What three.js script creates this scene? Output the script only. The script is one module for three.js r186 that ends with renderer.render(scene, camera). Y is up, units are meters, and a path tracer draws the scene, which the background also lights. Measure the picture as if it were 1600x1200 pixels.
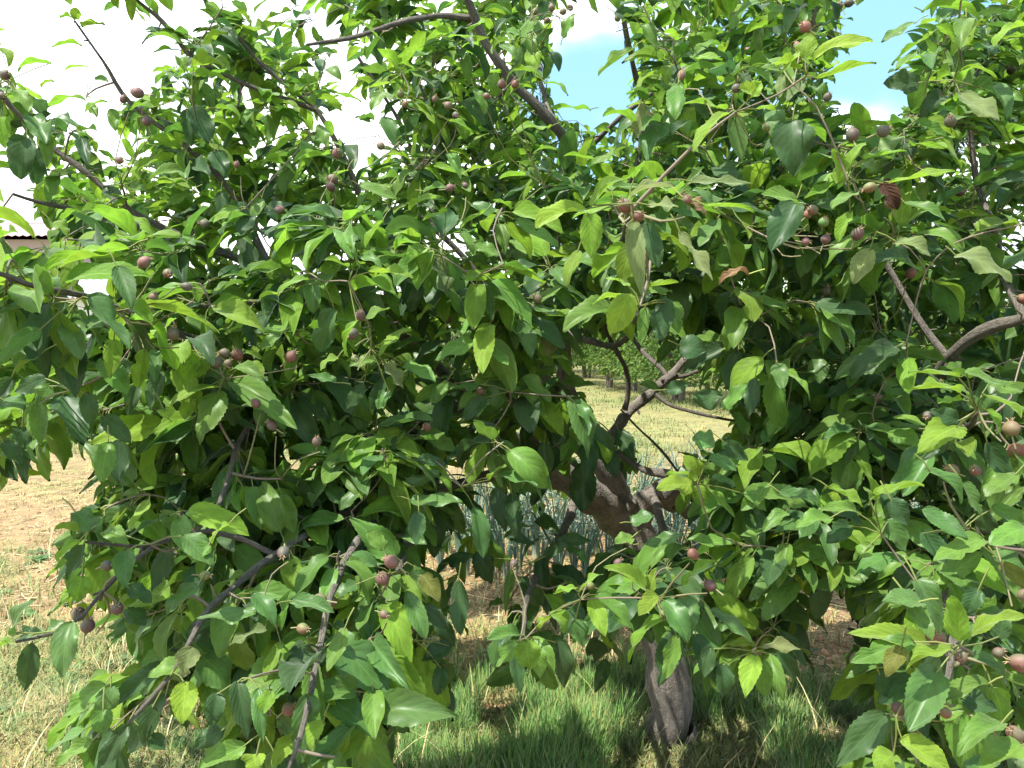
import * as THREE from 'three';
import { ImprovedNoise } from 'three/addons/math/ImprovedNoise.js';
import { mergeGeometries } from 'three/addons/utils/BufferGeometryUtils.js';

// ---------- camera, sky, sun, exposure ----------
const scene = new THREE.Scene();
const V = (x, y, z) => new THREE.Vector3(x, y, z);
const F = 1203, PITCH = -4.3 * Math.PI / 180;                     // focal length in pixels of a 1600 wide picture
const camera = new THREE.PerspectiveCamera(2 * Math.atan(600 / F) * 180 / Math.PI, 4 / 3, 0.05, 600);
camera.position.set(0, 1.5, 0);
camera.rotation.set(PITCH, 0, 0);
scene.add(camera);
const renderer = new THREE.WebGLRenderer();
renderer.toneMapping = THREE.LinearToneMapping;
renderer.toneMappingExposure = 2.5;
renderer.shadowMap.enabled = true;
const SUN = V(-0.33, 0.88, 0.24).normalize();
const sun = new THREE.DirectionalLight(new THREE.Color(1, 0.955, 0.87), 4.5);
sun.position.copy(SUN).multiplyScalar(20).add(V(0, 0, -3));
sun.target.position.set(0, 0, -3);
sun.castShadow = true;
sun.shadow.mapSize.set(4096, 4096);
Object.assign(sun.shadow.camera, { left: -9, right: 9, top: 9, bottom: -9, near: 1, far: 60 });
scene.add(sun, sun.target);

const inoise = new ImprovedNoise();
const fbm = (x, y, z, o = 4) => { let s = 0, a = 0.5; for (let i = 0; i < o; i++) { s += a * inoise.noise(x, y, z); x *= 2.03; y *= 2.03; z *= 2.03; a *= 0.5; } return s; };
const sstep = (a, b, x) => { const t = Math.min(1, Math.max(0, (x - a) / (b - a))); return t * t * (3 - 2 * t); };
const lerp = (a, b, t) => a + (b - a) * t;
let seed = 12345;
const rnd = () => { seed = (seed + 0x6d2b79f5) | 0; let t = Math.imul(seed ^ (seed >>> 15), 1 | seed); t = (t + Math.imul(t ^ (t >>> 7), 61 | t)) ^ t; return ((t ^ (t >>> 14)) >>> 0) / 4294967296; };
const rr = (a, b) => a + (b - a) * rnd();
const rs = (a) => (rnd() * 2 - 1) * a;
const rdir = () => { const z = rs(1), a = rnd() * 6.2832, r = Math.sqrt(1 - z * z); return V(r * Math.cos(a), z, r * Math.sin(a)); };

{ // a bright summer sky: thin white cloud towards the sun's side, blue breaks with scattered cumulus elsewhere
  const W = 1024, H = 512, data = new Float32Array(W * H * 4);
  const breaks = [[7, 17, 7.5], [25, 20.5, 6], [12, 13, 4], [95, 35, 30], [170, 40, 26], [-120, 55, 22], [50, 60, 18]];
  for (let r = 0; r < H; r++) {
    const el = ((r + 0.5) / H - 0.5) * Math.PI, y = Math.sin(el);
    for (let c = 0; c < W; c++) {
      const az = ((c + 0.5) / W - 0.5) * 2 * Math.PI, x = Math.cos(az) * Math.cos(el), z = Math.sin(az) * Math.cos(el);
      const i = (r * W + c) * 4, mu = Math.max(0, x * SUN.x + y * SUN.y + z * SUN.z);
      let col;
      if (y < 0) col = [0.22, 0.2, 0.13];
      else {
        const h = Math.pow(1 - y, 3), glow = Math.pow(mu, 8) * 0.5;
        const blue = [lerp(0.13, 0.22, h) + glow, lerp(0.28, 0.36, h) + glow, lerp(0.44, 0.47, h) + glow];
        const azd = Math.atan2(x, -z) * 180 / Math.PI, eld = el * 180 / Math.PI;
        let k = 0.62 + 1.5 * fbm(x * 3.1 + 4, y * 4.6, z * 3.1, 5);
        for (const [a, e, s] of breaks) { let d = azd - a; if (d > 180) d -= 360; if (d < -180) d += 360; d *= Math.cos(el); k -= 0.75 * Math.exp(-(d * d + (eld - e) * (eld - e) * 1.3) / (s * s)); }
        const cov = sstep(0.18, 0.62, k), white = 0.92 + 0.5 * Math.pow(mu, 3) + 0.25 * fbm(x * 7, y * 9, z * 7, 3);
        col = [lerp(blue[0], white, cov), lerp(blue[1], white, cov), lerp(blue[2], white * 1.02, cov)];
      }
      const up = y > 0 ? 1.25 : 1; data[i] = col[0] * up; data[i + 1] = col[1] * up; data[i + 2] = col[2] * up; data[i + 3] = 1;
    }
  }
  const t = new THREE.DataTexture(data, W, H, THREE.RGBAFormat, THREE.FloatType);
  t.mapping = THREE.EquirectangularReflectionMapping; t.magFilter = THREE.LinearFilter; t.needsUpdate = true;
  scene.background = t; scene.environment = t;
}

// ---------- helpers ----------
// a point from where it shows in a 1600 x 1200 picture and how far in front of the camera it stands
const cp = Math.cos(PITCH), sp = Math.sin(PITCH);
function at(px, py, d) {
  const x = (px - 800) / F * d, y = (600 - py) / F * d, z = -d;
  return V(x, y * cp - z * sp + 1.5, y * sp + z * cp);
}
function seenAt(p) {                                              // and back: [px, py, distance]
  const y = p.y - 1.5, yy = y * cp + p.z * sp, zz = -y * sp + p.z * cp, d = -zz;
  return [800 + p.x / d * F, 600 - yy / d * F, d];
}
function onGround(px, py) { const a = at(px, py, 1), d = a.clone().sub(camera.position); return camera.position.clone().addScaledVector(d, -1.5 / d.y); }
const used = {};
function numbered(n) { const k = used[n] = (used[n] ?? -1) + 1; return k ? n + '_' + String(k).padStart(3, '0') : n; }
function tag(o, label, category, group, kind) {
  if (label) o.userData.label = label;
  if (category) o.userData.category = category;
  if (group) o.userData.group = group;
  if (kind) o.userData.kind = kind;
  return o;
}
function mesh(name, geo, mat, parent = scene) {
  const m = new THREE.Mesh(geo, mat); m.name = parent === scene ? numbered(name) : name;
  m.castShadow = m.receiveShadow = true; parent.add(m); return m;
}
function thing(name, label, category, pos, turn = 0, group) {
  const o = new THREE.Group(); o.name = numbered(name); o.position.copy(pos); o.rotation.y = turn; scene.add(o);
  return tag(o, label, category, group);
}
// collects triangles with positions, normals, colours and uv
class MB {
  constructor(org = V(0, 0, 0)) { this.p = []; this.n = []; this.c = []; this.u = []; this.i = []; this.o = org; }
  vert(p, n, c, u, v) { this.p.push(p.x - this.o.x, p.y - this.o.y, p.z - this.o.z); this.n.push(n.x, n.y, n.z); this.c.push(c[0], c[1], c[2]); this.u.push(u, v); return this.p.length / 3 - 1; }
  tri(a, b, c) { this.i.push(a, b, c); }
  tube(pts, rad, sides, col, uvs = 1, vs = 1) {
    let k0 = this.p.length / 3, up = V(0.31, 0.2, 0.93), len = 0;
    for (let i = 0; i < pts.length; i++) {
      const d = pts[Math.min(i + 1, pts.length - 1)].clone().sub(pts[Math.max(i - 1, 0)]).normalize();
      const s = V(0, 0, 0).crossVectors(d, up).normalize(); up.crossVectors(s, d).normalize();
      if (i) len += pts[i].distanceTo(pts[i - 1]);
      const r = rad(i / (pts.length - 1), i), cc = typeof col === 'function' ? col(i / (pts.length - 1)) : col;
      for (let j = 0; j <= sides; j++) {
        const a = j / sides * 6.28318, n = s.clone().multiplyScalar(Math.cos(a)).addScaledVector(up, Math.sin(a));
        this.vert(pts[i].clone().addScaledVector(n, typeof r === 'function' ? r(a) : r), n, cc, j / sides * uvs, len * vs);
      }
    }
    for (let i = 0; i < pts.length - 1; i++) for (let j = 0; j < sides; j++) {
      const a = k0 + i * (sides + 1) + j, b = a + sides + 1;
      this.i.push(a, b, a + 1, b, b + 1, a + 1);
    }
    const last = k0 + (pts.length - 1) * (sides + 1), d = pts[pts.length - 1].clone().sub(pts[pts.length - 2]).normalize();
    const cap = this.vert(pts[pts.length - 1].clone().addScaledVector(d, 0.001), d, typeof col === 'function' ? col(1) : col, 0.5, len);
    for (let j = 0; j < sides; j++) this.i.push(last + j, cap, last + j + 1);
  }
  // one apple leaf: start B, first direction d, upper side n, length L, full width W
  leaf(B, d, n, L, W, o) {
    const S = o.S, H = o.H, C = 2 * H + 1, k0 = this.p.length / 3, s0 = V(0, 0, 0).crossVectors(d, n).normalize();
    const P = [], pos = B.clone(), ph = o.ph ?? 0, fr = (x) => x - Math.floor(x), h1 = fr(ph * 7.31), h2 = fr(ph * 13.7), h3 = fr(ph * 29.3), h4 = fr(ph * 51.1);
    const q1 = 0.5 + 0.26 * h1, q2 = 0.72 + 0.4 * h2, tm = q1 / (q1 + q2), qm = Math.pow(tm, q1) * Math.pow(1 - tm, q2), asym = 0.9 + 0.2 * h3, bite = h4 < 0.2 && S > 6 ? 0.25 + 1.6 * h4 : 0, bt = 0.3 + 0.6 * h2, bs = h1 > 0.5 ? 1 : -1;
    const cf = Math.cos(o.fold), sf = Math.sin(o.fold);
    for (let i = 0; i <= S; i++) {
      const t = i / S, th = o.bend * t + 0.18 * Math.sin(t * 5 + ph), dd = d.clone().multiplyScalar(Math.cos(th)).addScaledVector(n, -Math.sin(th));
      const nn = n.clone().multiplyScalar(Math.cos(th)).addScaledVector(d, Math.sin(th));
      if (i) pos.addScaledVector(dd, L / S);
      const tw = (o.twist ?? 0) * t, ss = s0.clone().multiplyScalar(Math.cos(tw)).addScaledVector(nn, Math.sin(tw)), n2 = nn.clone().multiplyScalar(Math.cos(tw)).addScaledVector(s0, -Math.sin(tw));
      const w0 = Math.max(0.004, Math.pow(t, q1) * Math.pow(1 - t, q2) / qm) * W / 2;
      for (let j = 0; j < C; j++) {
        const v = (j - H) / H, av = Math.abs(v);
        const w = w0 * (v > 0 ? asym : 2 - asym) * (v * bs > 0 ? 1 - bite * Math.exp(-(((t - bt) / 0.06) ** 2)) : 1);
        let x = v * w; if (av > 0.99 && S > 14) x *= 1 + ((i & 1) ? -0.045 : 0.035);
        const h = Math.abs(x) * sf - o.curl * x * x / (W / 2) + o.wave * W * av * av * Math.sin(o.wf * t + ph + (v > 0 ? 1.9 : 0)) * Math.sin(3.14 * t) + (S > 10 ? 0.16 * W * av * inoise.noise(t * 3.2 + ph * 7, v * 1.3, ph * 3) : 0);
        P.push(pos.clone().addScaledVector(ss, x * cf).addScaledVector(n2, h));
      }
    }
    const a = V(0, 0, 0), b = V(0, 0, 0), N = V(0, 0, 0);
    for (let i = 0; i <= S; i++) for (let j = 0; j < C; j++) {
      const q = (x, y) => P[Math.min(S, Math.max(0, x)) * C + Math.min(C - 1, Math.max(0, y))];
      a.subVectors(q(i + 1, j), q(i - 1, j)); b.subVectors(q(i, j + 1), q(i, j - 1)); N.crossVectors(b, a);
      if (N.lengthSq() < 1e-16) N.copy(n); N.normalize(); if (N.dot(n) < 0 && Math.abs(o.bend) < 1.3) N.negate();
      this.vert(P[i * C + j], N, o.col, i / S, j / (C - 1));
    }
    for (let i = 0; i < S; i++) for (let j = 0; j < C - 1; j++) { const e = k0 + i * C + j, f = e + C; this.i.push(e, e + 1, f, f, e + 1, f + 1); }
    if (o.pet) {
      const m = o.pet.clone().lerp(B, 0.55).addScaledVector(n, 0.003);
      this.tube([o.pet, m, B.clone().addScaledVector(d, 0.004)], () => 0.0011, 3, [0.3, 0.36, 0.1], 0.01);
    }
  }
  build() {
    const g = new THREE.BufferGeometry();
    g.setAttribute('position', new THREE.BufferAttribute(new Float32Array(this.p), 3));
    g.setAttribute('normal', new THREE.BufferAttribute(new Float32Array(this.n), 3));
    g.setAttribute('color', new THREE.BufferAttribute(new Float32Array(this.c), 3));
    g.setAttribute('uv', new THREE.BufferAttribute(new Float32Array(this.u), 2));
    g.setIndex(new THREE.BufferAttribute(new Uint32Array(this.i), 1));
    return g;
  }
}
function smooth(pts, n) { return new THREE.CatmullRomCurve3(pts, false, 'centripetal').getPoints(n); }
function texture(W, H, f, srgb) {
  const d = new Uint8Array(W * H * 4);
  for (let y = 0; y < H; y++) for (let x = 0; x < W; x++) { const c = f(x / W, y / H), i = (y * W + x) * 4; for (let k = 0; k < 3; k++) d[i + k] = Math.max(0, Math.min(255, Math.round((c.length ? c[k] : c) * 255))); d[i + 3] = 255; }
  const t = new THREE.DataTexture(d, W, H); t.wrapS = t.wrapT = THREE.RepeatWrapping; t.magFilter = THREE.LinearFilter; t.minFilter = THREE.LinearMipmapLinearFilter; t.generateMipmaps = true;
  if (srgb) t.colorSpace = THREE.SRGBColorSpace; t.needsUpdate = true; return t;
}
// noise that repeats after one unit
const tnoise = (u, v, f, o = 4, z = 0) => { const a = u * 6.28318, b = v * 6.28318, r = f / 6.28318; return fbm(Math.cos(a) * r + 9 + z, Math.sin(a) * r + Math.cos(b) * r * 1.01 + 3, Math.sin(b) * r + 5, o); };

// ---------- materials ----------
const veins = (t, v) => { const av = Math.abs(v * 2 - 1), q = (t - av * 0.27 - 0.07 * av * av) * 7 + 0.5 * fbm(t * 5, v * 4, 3, 2) + (v > 0.5 ? 0.4 : 0), f = q - Math.floor(q); return { mid: 1 - sstep(0.015, 0.05, av * (0.6 + 0.6 * (1 - t))), side: (1 - sstep(0.03, 0.11, Math.min(f, 1 - f))) * (1 - 0.5 * av) * sstep(0.02, 0.12, av), bulge: Math.sin(f * Math.PI) * Math.min(1, av * 3) }; };
const leafMap = texture(256, 256, (u, v) => {
  const a = veins(u, v), m = 0.76 + 0.42 * tnoise(u, v, 4, 4) + 0.16 * tnoise(u, v, 20, 2, 7), k = Math.max(a.mid * 0.26, a.side * 0.085);
  const sp = sstep(0.27, 0.36, tnoise(u, v, 13, 2, 31)) * sstep(0.05, 0.2, tnoise(u, v, 3, 2, 50)), e = sstep(0.93, 1, Math.abs(v * 2 - 1)) * 0.12;   // specks of rust and scab, paler rim
  return [Math.min(1, (m + k * 1.5 + e) * (1 + 0.25 * sp)), Math.min(1, (m + k * 1.1 + e) * (1 - 0.45 * sp)), Math.min(1, (m + k * 0.9) * (1 - 0.2 * sp))];
});
const leafBump = texture(256, 256, (u, v) => { const a = veins(u, v); return 0.4 + 0.27 * a.bulge - 0.25 * a.mid + 0.5 * tnoise(u, v, 9, 3, 3); });
const leafMat = (o) => new THREE.MeshPhysicalMaterial({ map: leafMap, bumpMap: leafBump, bumpScale: 0.0012, vertexColors: true, side: THREE.DoubleSide, roughness: 0.95, specularIntensity: 0.22, thickness: 0, ...o });
const M = {
  leaf: leafMat({ transmission: 0.5, clearcoat: 0.55, clearcoatRoughness: 0.42 }),
  gloss: leafMat({ transmission: 0.45, clearcoat: 0.7, clearcoatRoughness: 0.4 }),
  translucent: leafMat({ transmission: 0.6, clearcoat: 0.2, clearcoatRoughness: 0.5 }),  // among others carries the L leaves, which are coloured as backlit
  dry: leafMat({ transmission: 0.2, clearcoat: 0, bumpScale: 0.003 }),
};
const crack = (u, v) => { const w = u + 0.02 * tnoise(u, v, 6, 2, 21); return Math.pow(Math.abs(tnoise(w, v, 11, 4, 13)) * 2.2, 0.5); };
const barkTex = texture(512, 512, (u, v) => { const n = tnoise(u, v, 5, 5), l = tnoise(u, v, 40, 3, 4), c = sstep(0.05, 0.4, crack(u, v)), gr = sstep(0.12, 0.3, tnoise(u, v, 7, 4, 33)), k = (0.6 + 0.55 * n + 0.3 * l) * (0.8 + 0.2 * c); return [k * (1 + 0.06 * gr), k * (1 + 0.1 * gr), k * (0.95 + 0.1 * gr)]; });
const barkBump = texture(512, 512, (u, v) => 0.3 + 0.22 * sstep(0.02, 0.5, crack(u, v)) + 0.35 * tnoise(u, v, 30, 3, 2));
M.bark = new THREE.MeshStandardMaterial({ map: barkTex, bumpMap: barkBump, bumpScale: 0.01, vertexColors: true, roughness: 0.9 });
M.twig = new THREE.MeshStandardMaterial({ vertexColors: true, roughness: 0.75 });
// ---------- ground ----------
const BASE = onGround(1053, 1152);                                // where the apple tree stands
const perp = (n, d) => n.addScaledVector(d, -n.dot(d)).normalize();
const greenAt = (x, z) => {                                       // how green and lush the cover is, 0..1
  const under = Math.exp(-(((x - 0.45) / 1.15) ** 2 + ((z + 2.35) / 0.75) ** 2));
  return Math.min(1, Math.max(0, under * 1.25 + 0.44 + 1.9 * fbm(x * 0.55 + 3, 0.5, z * 0.55, 3) + 0.35 * sstep(-9, -16, z)));
};
const soilAt = (x, z) => sstep(-0.02, 0.18, fbm(x * 0.55 - 8, 2.5, z * 0.6 + 1, 4) + 0.08 + 0.22 * Math.exp(-(((z + 4.3) / 0.6) ** 2)) * (x > -1.4 ? 1 : 0)) * (1 - 0.75 * Math.exp(-(((x - 0.45) / 1.2) ** 2 + ((z + 2.3) / 0.7) ** 2)));
const heightAt = (x, z) => { const d = Math.hypot(x, z); return d > 30 ? 0 : (0.05 * fbm(x * 0.8, 1.3, z * 0.8, 3) + 0.022 * fbm(x * 5, 4.3, z * 5, 3)) * (1 - sstep(14, 30, d)); };
{
  const N = 300, g = new THREE.BufferGeometry(), P = [], C = [], U = [], I = [];
  const warp = (t) => Math.sign(t) * (7 * Math.abs(t) + 393 * Math.pow(Math.abs(t), 6));
  for (let j = 0; j <= N; j++) for (let i = 0; i <= N; i++) {
    const x = warp(i / N * 2 - 1), z = -4 + warp(j / N * 2 - 1), s = soilAt(x, z), gr = greenAt(x, z);
    P.push(x, heightAt(x, z), z); U.push(x, z);
    const dry = [0.275, 0.225, 0.092], soil = [0.29, 0.18, 0.088], grn = [0.15, 0.18, 0.055], far = sstep(-6, -12, z), c = [0, 1, 2].map((k) => lerp(lerp(lerp(dry[k], grn[k], gr * 0.65), soil[k], s * (0.75 - 0.4 * far)), [0.22, 0.23, 0.075][k], far * 0.6));
    C.push(...c);
  }
  for (let j = 0; j < N; j++) for (let i = 0; i < N; i++) { const a = j * (N + 1) + i, b = a + N + 1; I.push(a, b, a + 1, b, b + 1, a + 1); }
  g.setAttribute('position', new THREE.Float32BufferAttribute(P, 3)); g.setAttribute('color', new THREE.Float32BufferAttribute(C, 3)); g.setAttribute('uv', new THREE.Float32BufferAttribute(U, 2)); g.setIndex(I); g.computeVertexNormals();
  const map = texture(512, 512, (u, v) => { const k = 0.72 + 0.5 * tnoise(u, v, 10, 5) + 0.35 * tnoise(u, v, 60, 3, 5); return [k, k * 0.98, k * 0.94]; });
  const bump = texture(512, 512, (u, v) => 0.5 + 0.6 * tnoise(u, v, 16, 5, 2) + 0.4 * tnoise(u, v, 70, 2, 8));
  for (const t of [map, bump]) t.repeat.set(0.7, 0.7);
  tag(mesh('ground', g, new THREE.MeshStandardMaterial({ map, bumpMap: bump, bumpScale: 0.03, vertexColors: true, roughness: 1 })), 'dry reddish soil of the orchard with thin grass', 'ground', null, 'structure');
}
// scattered copies of one little geometry as a single mass
function scatter(name, label, cat, geo, mat, n, place) {
  const im = new THREE.InstancedMesh(geo, mat, n), q = new THREE.Quaternion(), m = new THREE.Matrix4(); let k = 0, guard = 0;
  while (k < n && guard++ < n * 30) {
    const r = place(); if (!r) continue;
    q.setFromEuler(new THREE.Euler(r.tx ?? 0, r.ry ?? rnd() * 6.28, r.tz ?? 0, 'YXZ'));
    m.compose(V(r.x, r.y ?? heightAt(r.x, r.z), r.z), q, V(r.s * (r.w ?? 1), r.s * (r.h ?? 1), r.s * (r.w ?? 1)));
    im.setMatrixAt(k, m); im.setColorAt(k, new THREE.Color().setRGB(...r.c)); k++;
  }
  im.count = k; im.name = numbered(name); im.castShadow = im.receiveShadow = true; scene.add(im);
  return tag(im, label, cat, null, 'stuff');
}
function tuft(blades, spread, lean, w, h) {                       // a tuft of unit height
  const b = new MB();
  for (let k = 0; k < blades; k++) {
    const a = rnd() * 6.28, r = Math.sqrt(rnd()) * spread, base = V(Math.cos(a) * r, -0.03, Math.sin(a) * r), out = V(Math.cos(a + rs(1)), 0, Math.sin(a + rs(1))).normalize();
    const H = h * rr(0.45, 1), L = lean * rr(0.3, 1.2), side = V(-out.z, 0, out.x), S = 4, k0 = b.p.length / 3;
    for (let i = 0; i <= S; i++) {
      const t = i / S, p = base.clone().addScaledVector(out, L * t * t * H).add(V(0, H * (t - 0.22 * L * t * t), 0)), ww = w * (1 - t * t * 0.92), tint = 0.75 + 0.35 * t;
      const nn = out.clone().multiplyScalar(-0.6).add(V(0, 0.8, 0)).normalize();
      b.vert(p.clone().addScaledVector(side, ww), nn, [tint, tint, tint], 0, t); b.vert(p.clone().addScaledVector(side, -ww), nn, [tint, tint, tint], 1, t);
      if (i) { const e = k0 + i * 2; b.tri(e - 2, e, e - 1); b.tri(e, e + 1, e - 1); }
    }
  }
  return b.build();
}
M.grass = new THREE.MeshPhysicalMaterial({ vertexColors: true, side: THREE.DoubleSide, roughness: 0.9, transmission: 0.35, thickness: 0, clearcoat: 0.25, clearcoatRoughness: 0.5 });
M.straw = new THREE.MeshStandardMaterial({ vertexColors: true, side: THREE.DoubleSide, roughness: 0.8 });
const jit = (c, a) => { const k = 1 + rs(a); return [c[0] * k * (1 + rs(0.12)), c[1] * k, c[2] * k]; };
const inView = (zmin, zmax, pad = 0.5) => { const z = -Math.exp(rr(Math.log(zmin), Math.log(zmax))); return [rs(-z * 0.70 + pad), z]; };
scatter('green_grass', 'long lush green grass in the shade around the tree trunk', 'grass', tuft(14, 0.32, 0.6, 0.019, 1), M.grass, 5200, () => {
  const [x, z] = inView(1.9, 4.4, 0.4), u = Math.exp(-(((x - 0.55) / 1.25) ** 2 + ((z + 2.4) / 0.72) ** 2)), pat = 0.75 + 2.6 * fbm(x * 2.3, 7, z * 2.3, 3);
  if (Math.hypot(x - BASE.x, z - BASE.z) < 0.17 || (Math.abs(x - BASE.x) < 0.13 && z > BASE.z && z < BASE.z + 0.4)) return null;
  if (pat < 0.62 || rnd() > u * pat * 1.2) return null;
  return { x, z, s: rr(0.06, 0.2) * (0.55 + 0.6 * u * Math.min(1.4, pat)), w: 0.75, c: jit(rnd() < 0.88 ? [0.1, 0.22, 0.03] : [0.28, 0.3, 0.07], 0.3) };
});
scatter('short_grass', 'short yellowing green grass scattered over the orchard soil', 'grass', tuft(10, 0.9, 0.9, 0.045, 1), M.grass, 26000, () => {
  const [x, z] = inView(1.9, 20, 0.6), g = greenAt(x, z) * (1 - 0.75 * soilAt(x, z));
  if (rnd() > g * 1.3) return null;
  const t = rnd() * (1.2 - g * 0.6);
  return { x, z, s: rr(0.025, 0.075) * (z < -9 ? 1.6 : 1), c: jit([lerp(0.11, 0.34, t), lerp(0.19, 0.31, t), lerp(0.035, 0.1, t)], 0.25) };
});
scatter('dry_grass', 'pale dry straw coloured grass over the open field', 'dry grass', tuft(10, 1.1, 1.5, 0.035, 0.7), M.straw, 24000, () => {
  const [x, z] = inView(1.9, 18, 0.6);
  if (rnd() > 0.9 - 0.85 * soilAt(x, z) - 0.45 * greenAt(x, z)) return null;
  return { x, z, s: rr(0.025, 0.06), c: jit(z < -7 && rnd() < 0.6 ? [0.25, 0.27, 0.085] : [0.38, 0.295, 0.13], 0.4) };
});
{
  const b = new MB(), pts = [V(-0.5, 0.01, 0), V(-0.15, 0.03, 0.05), V(0.2, 0.02, -0.02), V(0.5, 0.012, 0.06)];
  b.tube(smooth(pts, 6), (t) => 0.024 * (1 - 0.5 * t), 4, [1, 1, 1]);
  scatter('dead_stems', 'thin dry grass stems standing among the green grass', 'dry grass', tuft(4, 0.5, 0.7, 0.012, 1), M.straw, 550, () => { const [x, z] = inView(1.9, 5, 0.4); return { x, z, s: rr(0.1, 0.26), c: jit([0.45, 0.37, 0.19], 0.3) }; });
  scatter('straw_litter', 'loose dry stalks lying on the soil', 'straw', b.build(), M.straw, 13000, () => {
    const [x, z] = inView(1.9, 9, 0.4);
    return { x, z, s: rr(0.03, 0.16), tx: rs(0.15), tz: rs(0.2), c: jit(rnd() < 0.7 ? [0.5, 0.4, 0.22] : [0.26, 0.18, 0.11], 0.35) };
  });
  const g = new THREE.IcosahedronGeometry(1, 1), p = g.attributes.position;
  for (let i = 0; i < p.count; i++) { const q = V(p.getX(i), p.getY(i), p.getZ(i)), k = 1 + 0.55 * inoise.noise(q.x * 1.6, q.y * 1.6, q.z * 1.6); p.setXYZ(i, q.x * k, q.y * k * 0.65, q.z * k); }
  g.computeVertexNormals();
  g.setAttribute('color', new THREE.Float32BufferAttribute(new Array(p.count * 3).fill(1), 3));
  scatter('soil_crumbs', 'crumbs and small clods of reddish soil', 'soil', g, new THREE.MeshStandardMaterial({ vertexColors: true, roughness: 1 }), 9000, () => {
    const [x, z] = inView(1.9, 9, 0.4);
    if (rnd() > 0.15 + soilAt(x, z)) return null;
    return { x, z, s: 0.004 + 0.016 * rnd() ** 3, tx: rs(1), c: jit([0.33, 0.195, 0.105], 0.3) };
  });
}
{ // fallen leaves and low broad-leaved weeds under the tree
  const one = (L, W, bend, col) => { const b = new MB(); b.leaf(V(-L / 2, 0.012, 0), V(1, 0.2, 0).normalize(), V(-0.2, 1, 0).normalize(), L, W, { S: 8, H: 2, bend, fold: 0.4, curl: 0, wave: 0.15, wf: 9, ph: 1.3, col }); return b; };
  scatter('fallen_leaves', 'withered brown leaves lying on the ground under the tree', 'fallen leaves', one(1, 0.55, 0.9, [1, 1, 1]).build(), M.dry, 420, () => { const [x, z] = inView(1.9, 5, 0.4); return { x, z, s: rr(0.03, 0.075), tx: rs(0.4), tz: rs(0.4), c: jit([0.3, 0.19, 0.09], 0.4) }; });
  const w = new MB(); for (let k = 0; k < 9; k++) { const a = k * 0.72 + rs(0.2), d = V(Math.cos(a), rr(0.5, 1.1), Math.sin(a)).normalize(), n = perp(V(0, 1, 0), d); w.leaf(V(0, 0, 0).addScaledVector(d, 0.1), d, n, rr(0.7, 1.1), rr(0.22, 0.34), { S: 7, H: 2, bend: 1.1, fold: 0.4, curl: 0.1, wave: 0.12, wf: 10, ph: k, col: [1, 1, 1] }); }
  scatter('weeds', 'low broad-leaved weeds among the grass', 'weeds', w.build(), M.leaf, 380, () => { const [x, z] = inView(1.9, 7, 0.4); if (rnd() > greenAt(x, z)) return null; return { x, z, s: rr(0.04, 0.11), c: jit([0.1, 0.22, 0.045], 0.3) }; });
}
// tangled heap of dry straw at the front
{
  const P = onGround(672, 1192), b = new MB(P);
  for (let k = 0; k < 130; k++) {
    const a = rnd() * 6.28, r = 0.11 * Math.sqrt(rnd()), c = P.clone().add(V(Math.cos(a) * r, 0.012 + 0.045 * (1 - r / 0.11) * rnd(), Math.sin(a) * r)), d = rdir().multiplyScalar(rr(0.03, 0.07)); d.y *= 0.3;
    const e = rdir().multiplyScalar(0.025); e.y = Math.abs(e.y);
    b.tube(smooth([c.clone().sub(d), c.clone().add(e), c.clone().add(d)], 7), () => 0.0013, 3, jit([0.66, 0.5, 0.29], 0.25));
  }
  tag(mesh('straw_heap', b.build(), M.straw), 'tangled heap of dry straw on the soil at the bottom edge', 'straw heap');
}
// ---------- onion rows behind the tree ----------
{
  M.onion = new THREE.MeshPhysicalMaterial({ vertexColors: true, roughness: 0.6, clearcoat: 0.25, clearcoatRoughness: 0.5 });
  const protos = [0, 1, 2, 3].map(() => {
    const g = new THREE.Group(), n = 7 + Math.floor(rnd() * 5);
    for (let k = 0; k < n; k++) {
      const b = new MB(), a = k / n * 6.28 + rs(0.4), H = rr(0.36, 0.64), L = rr(0.02, 0.26), kink = rnd() < 0.45, pts = [];
      for (let i = 0; i <= 7; i++) { const t = i / 7, r = L * t * t + (kink && t > 0.7 ? (t - 0.7) * 0.5 : 0); pts.push(V(Math.cos(a) * (0.012 + r), H * (t - (kink && t > 0.7 ? (t - 0.7) * 1.3 : 0)) - 0.01, Math.sin(a) * (0.012 + r))); }
      const c = jit([0.115, 0.19, 0.135], 0.2);
      b.tube(pts, (t) => 0.0048 * Math.sin(Math.PI * Math.min(1, 0.22 + t * 0.78)) + 0.0012, 6, (t) => (t < 0.12 ? [0.45, 0.46, 0.34] : t > 0.93 ? [0.4, 0.33, 0.16] : c));
      mesh('leaf', b.build(), M.onion, g);
    }
    return g;
  });
  const place = (x, z, i) => {
    const o = protos[i % 4].clone(); o.name = numbered('onion_plant'); o.position.set(x, heightAt(x, z), z); o.rotation.y = rnd() * 6.28; o.scale.setScalar(rr(0.85, 1.15)); scene.add(o);
    tag(o, 'onion plant with upright blue-green hollow leaves in the bed behind the apple tree', 'onion plant', 'onion plants in the bed behind the apple tree');
  };
  let i = 0;
  for (const [z, x0, x1, gap] of [[-4.55, -0.30, 2.9, 0.105], [-4.95, -0.42, 3.1, 0.11], [-5.4, -0.25, 3.1, 0.14], [-6.6, 0.2, 3.2, 0.17]]) for (let x = x0; x < x1; x += gap * rr(0.7, 1.35)) place(x + rs(0.03), z + rs(0.09), i++);
  const lone = protos[1].clone(), lp = onGround(688, 893); lone.name = numbered('onion_plant'); lone.position.copy(lp).setY(heightAt(lp.x, lp.z)); scene.add(lone);
  tag(lone, 'single onion plant standing apart at the left end of the onion bed', 'onion plant');
}
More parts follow.
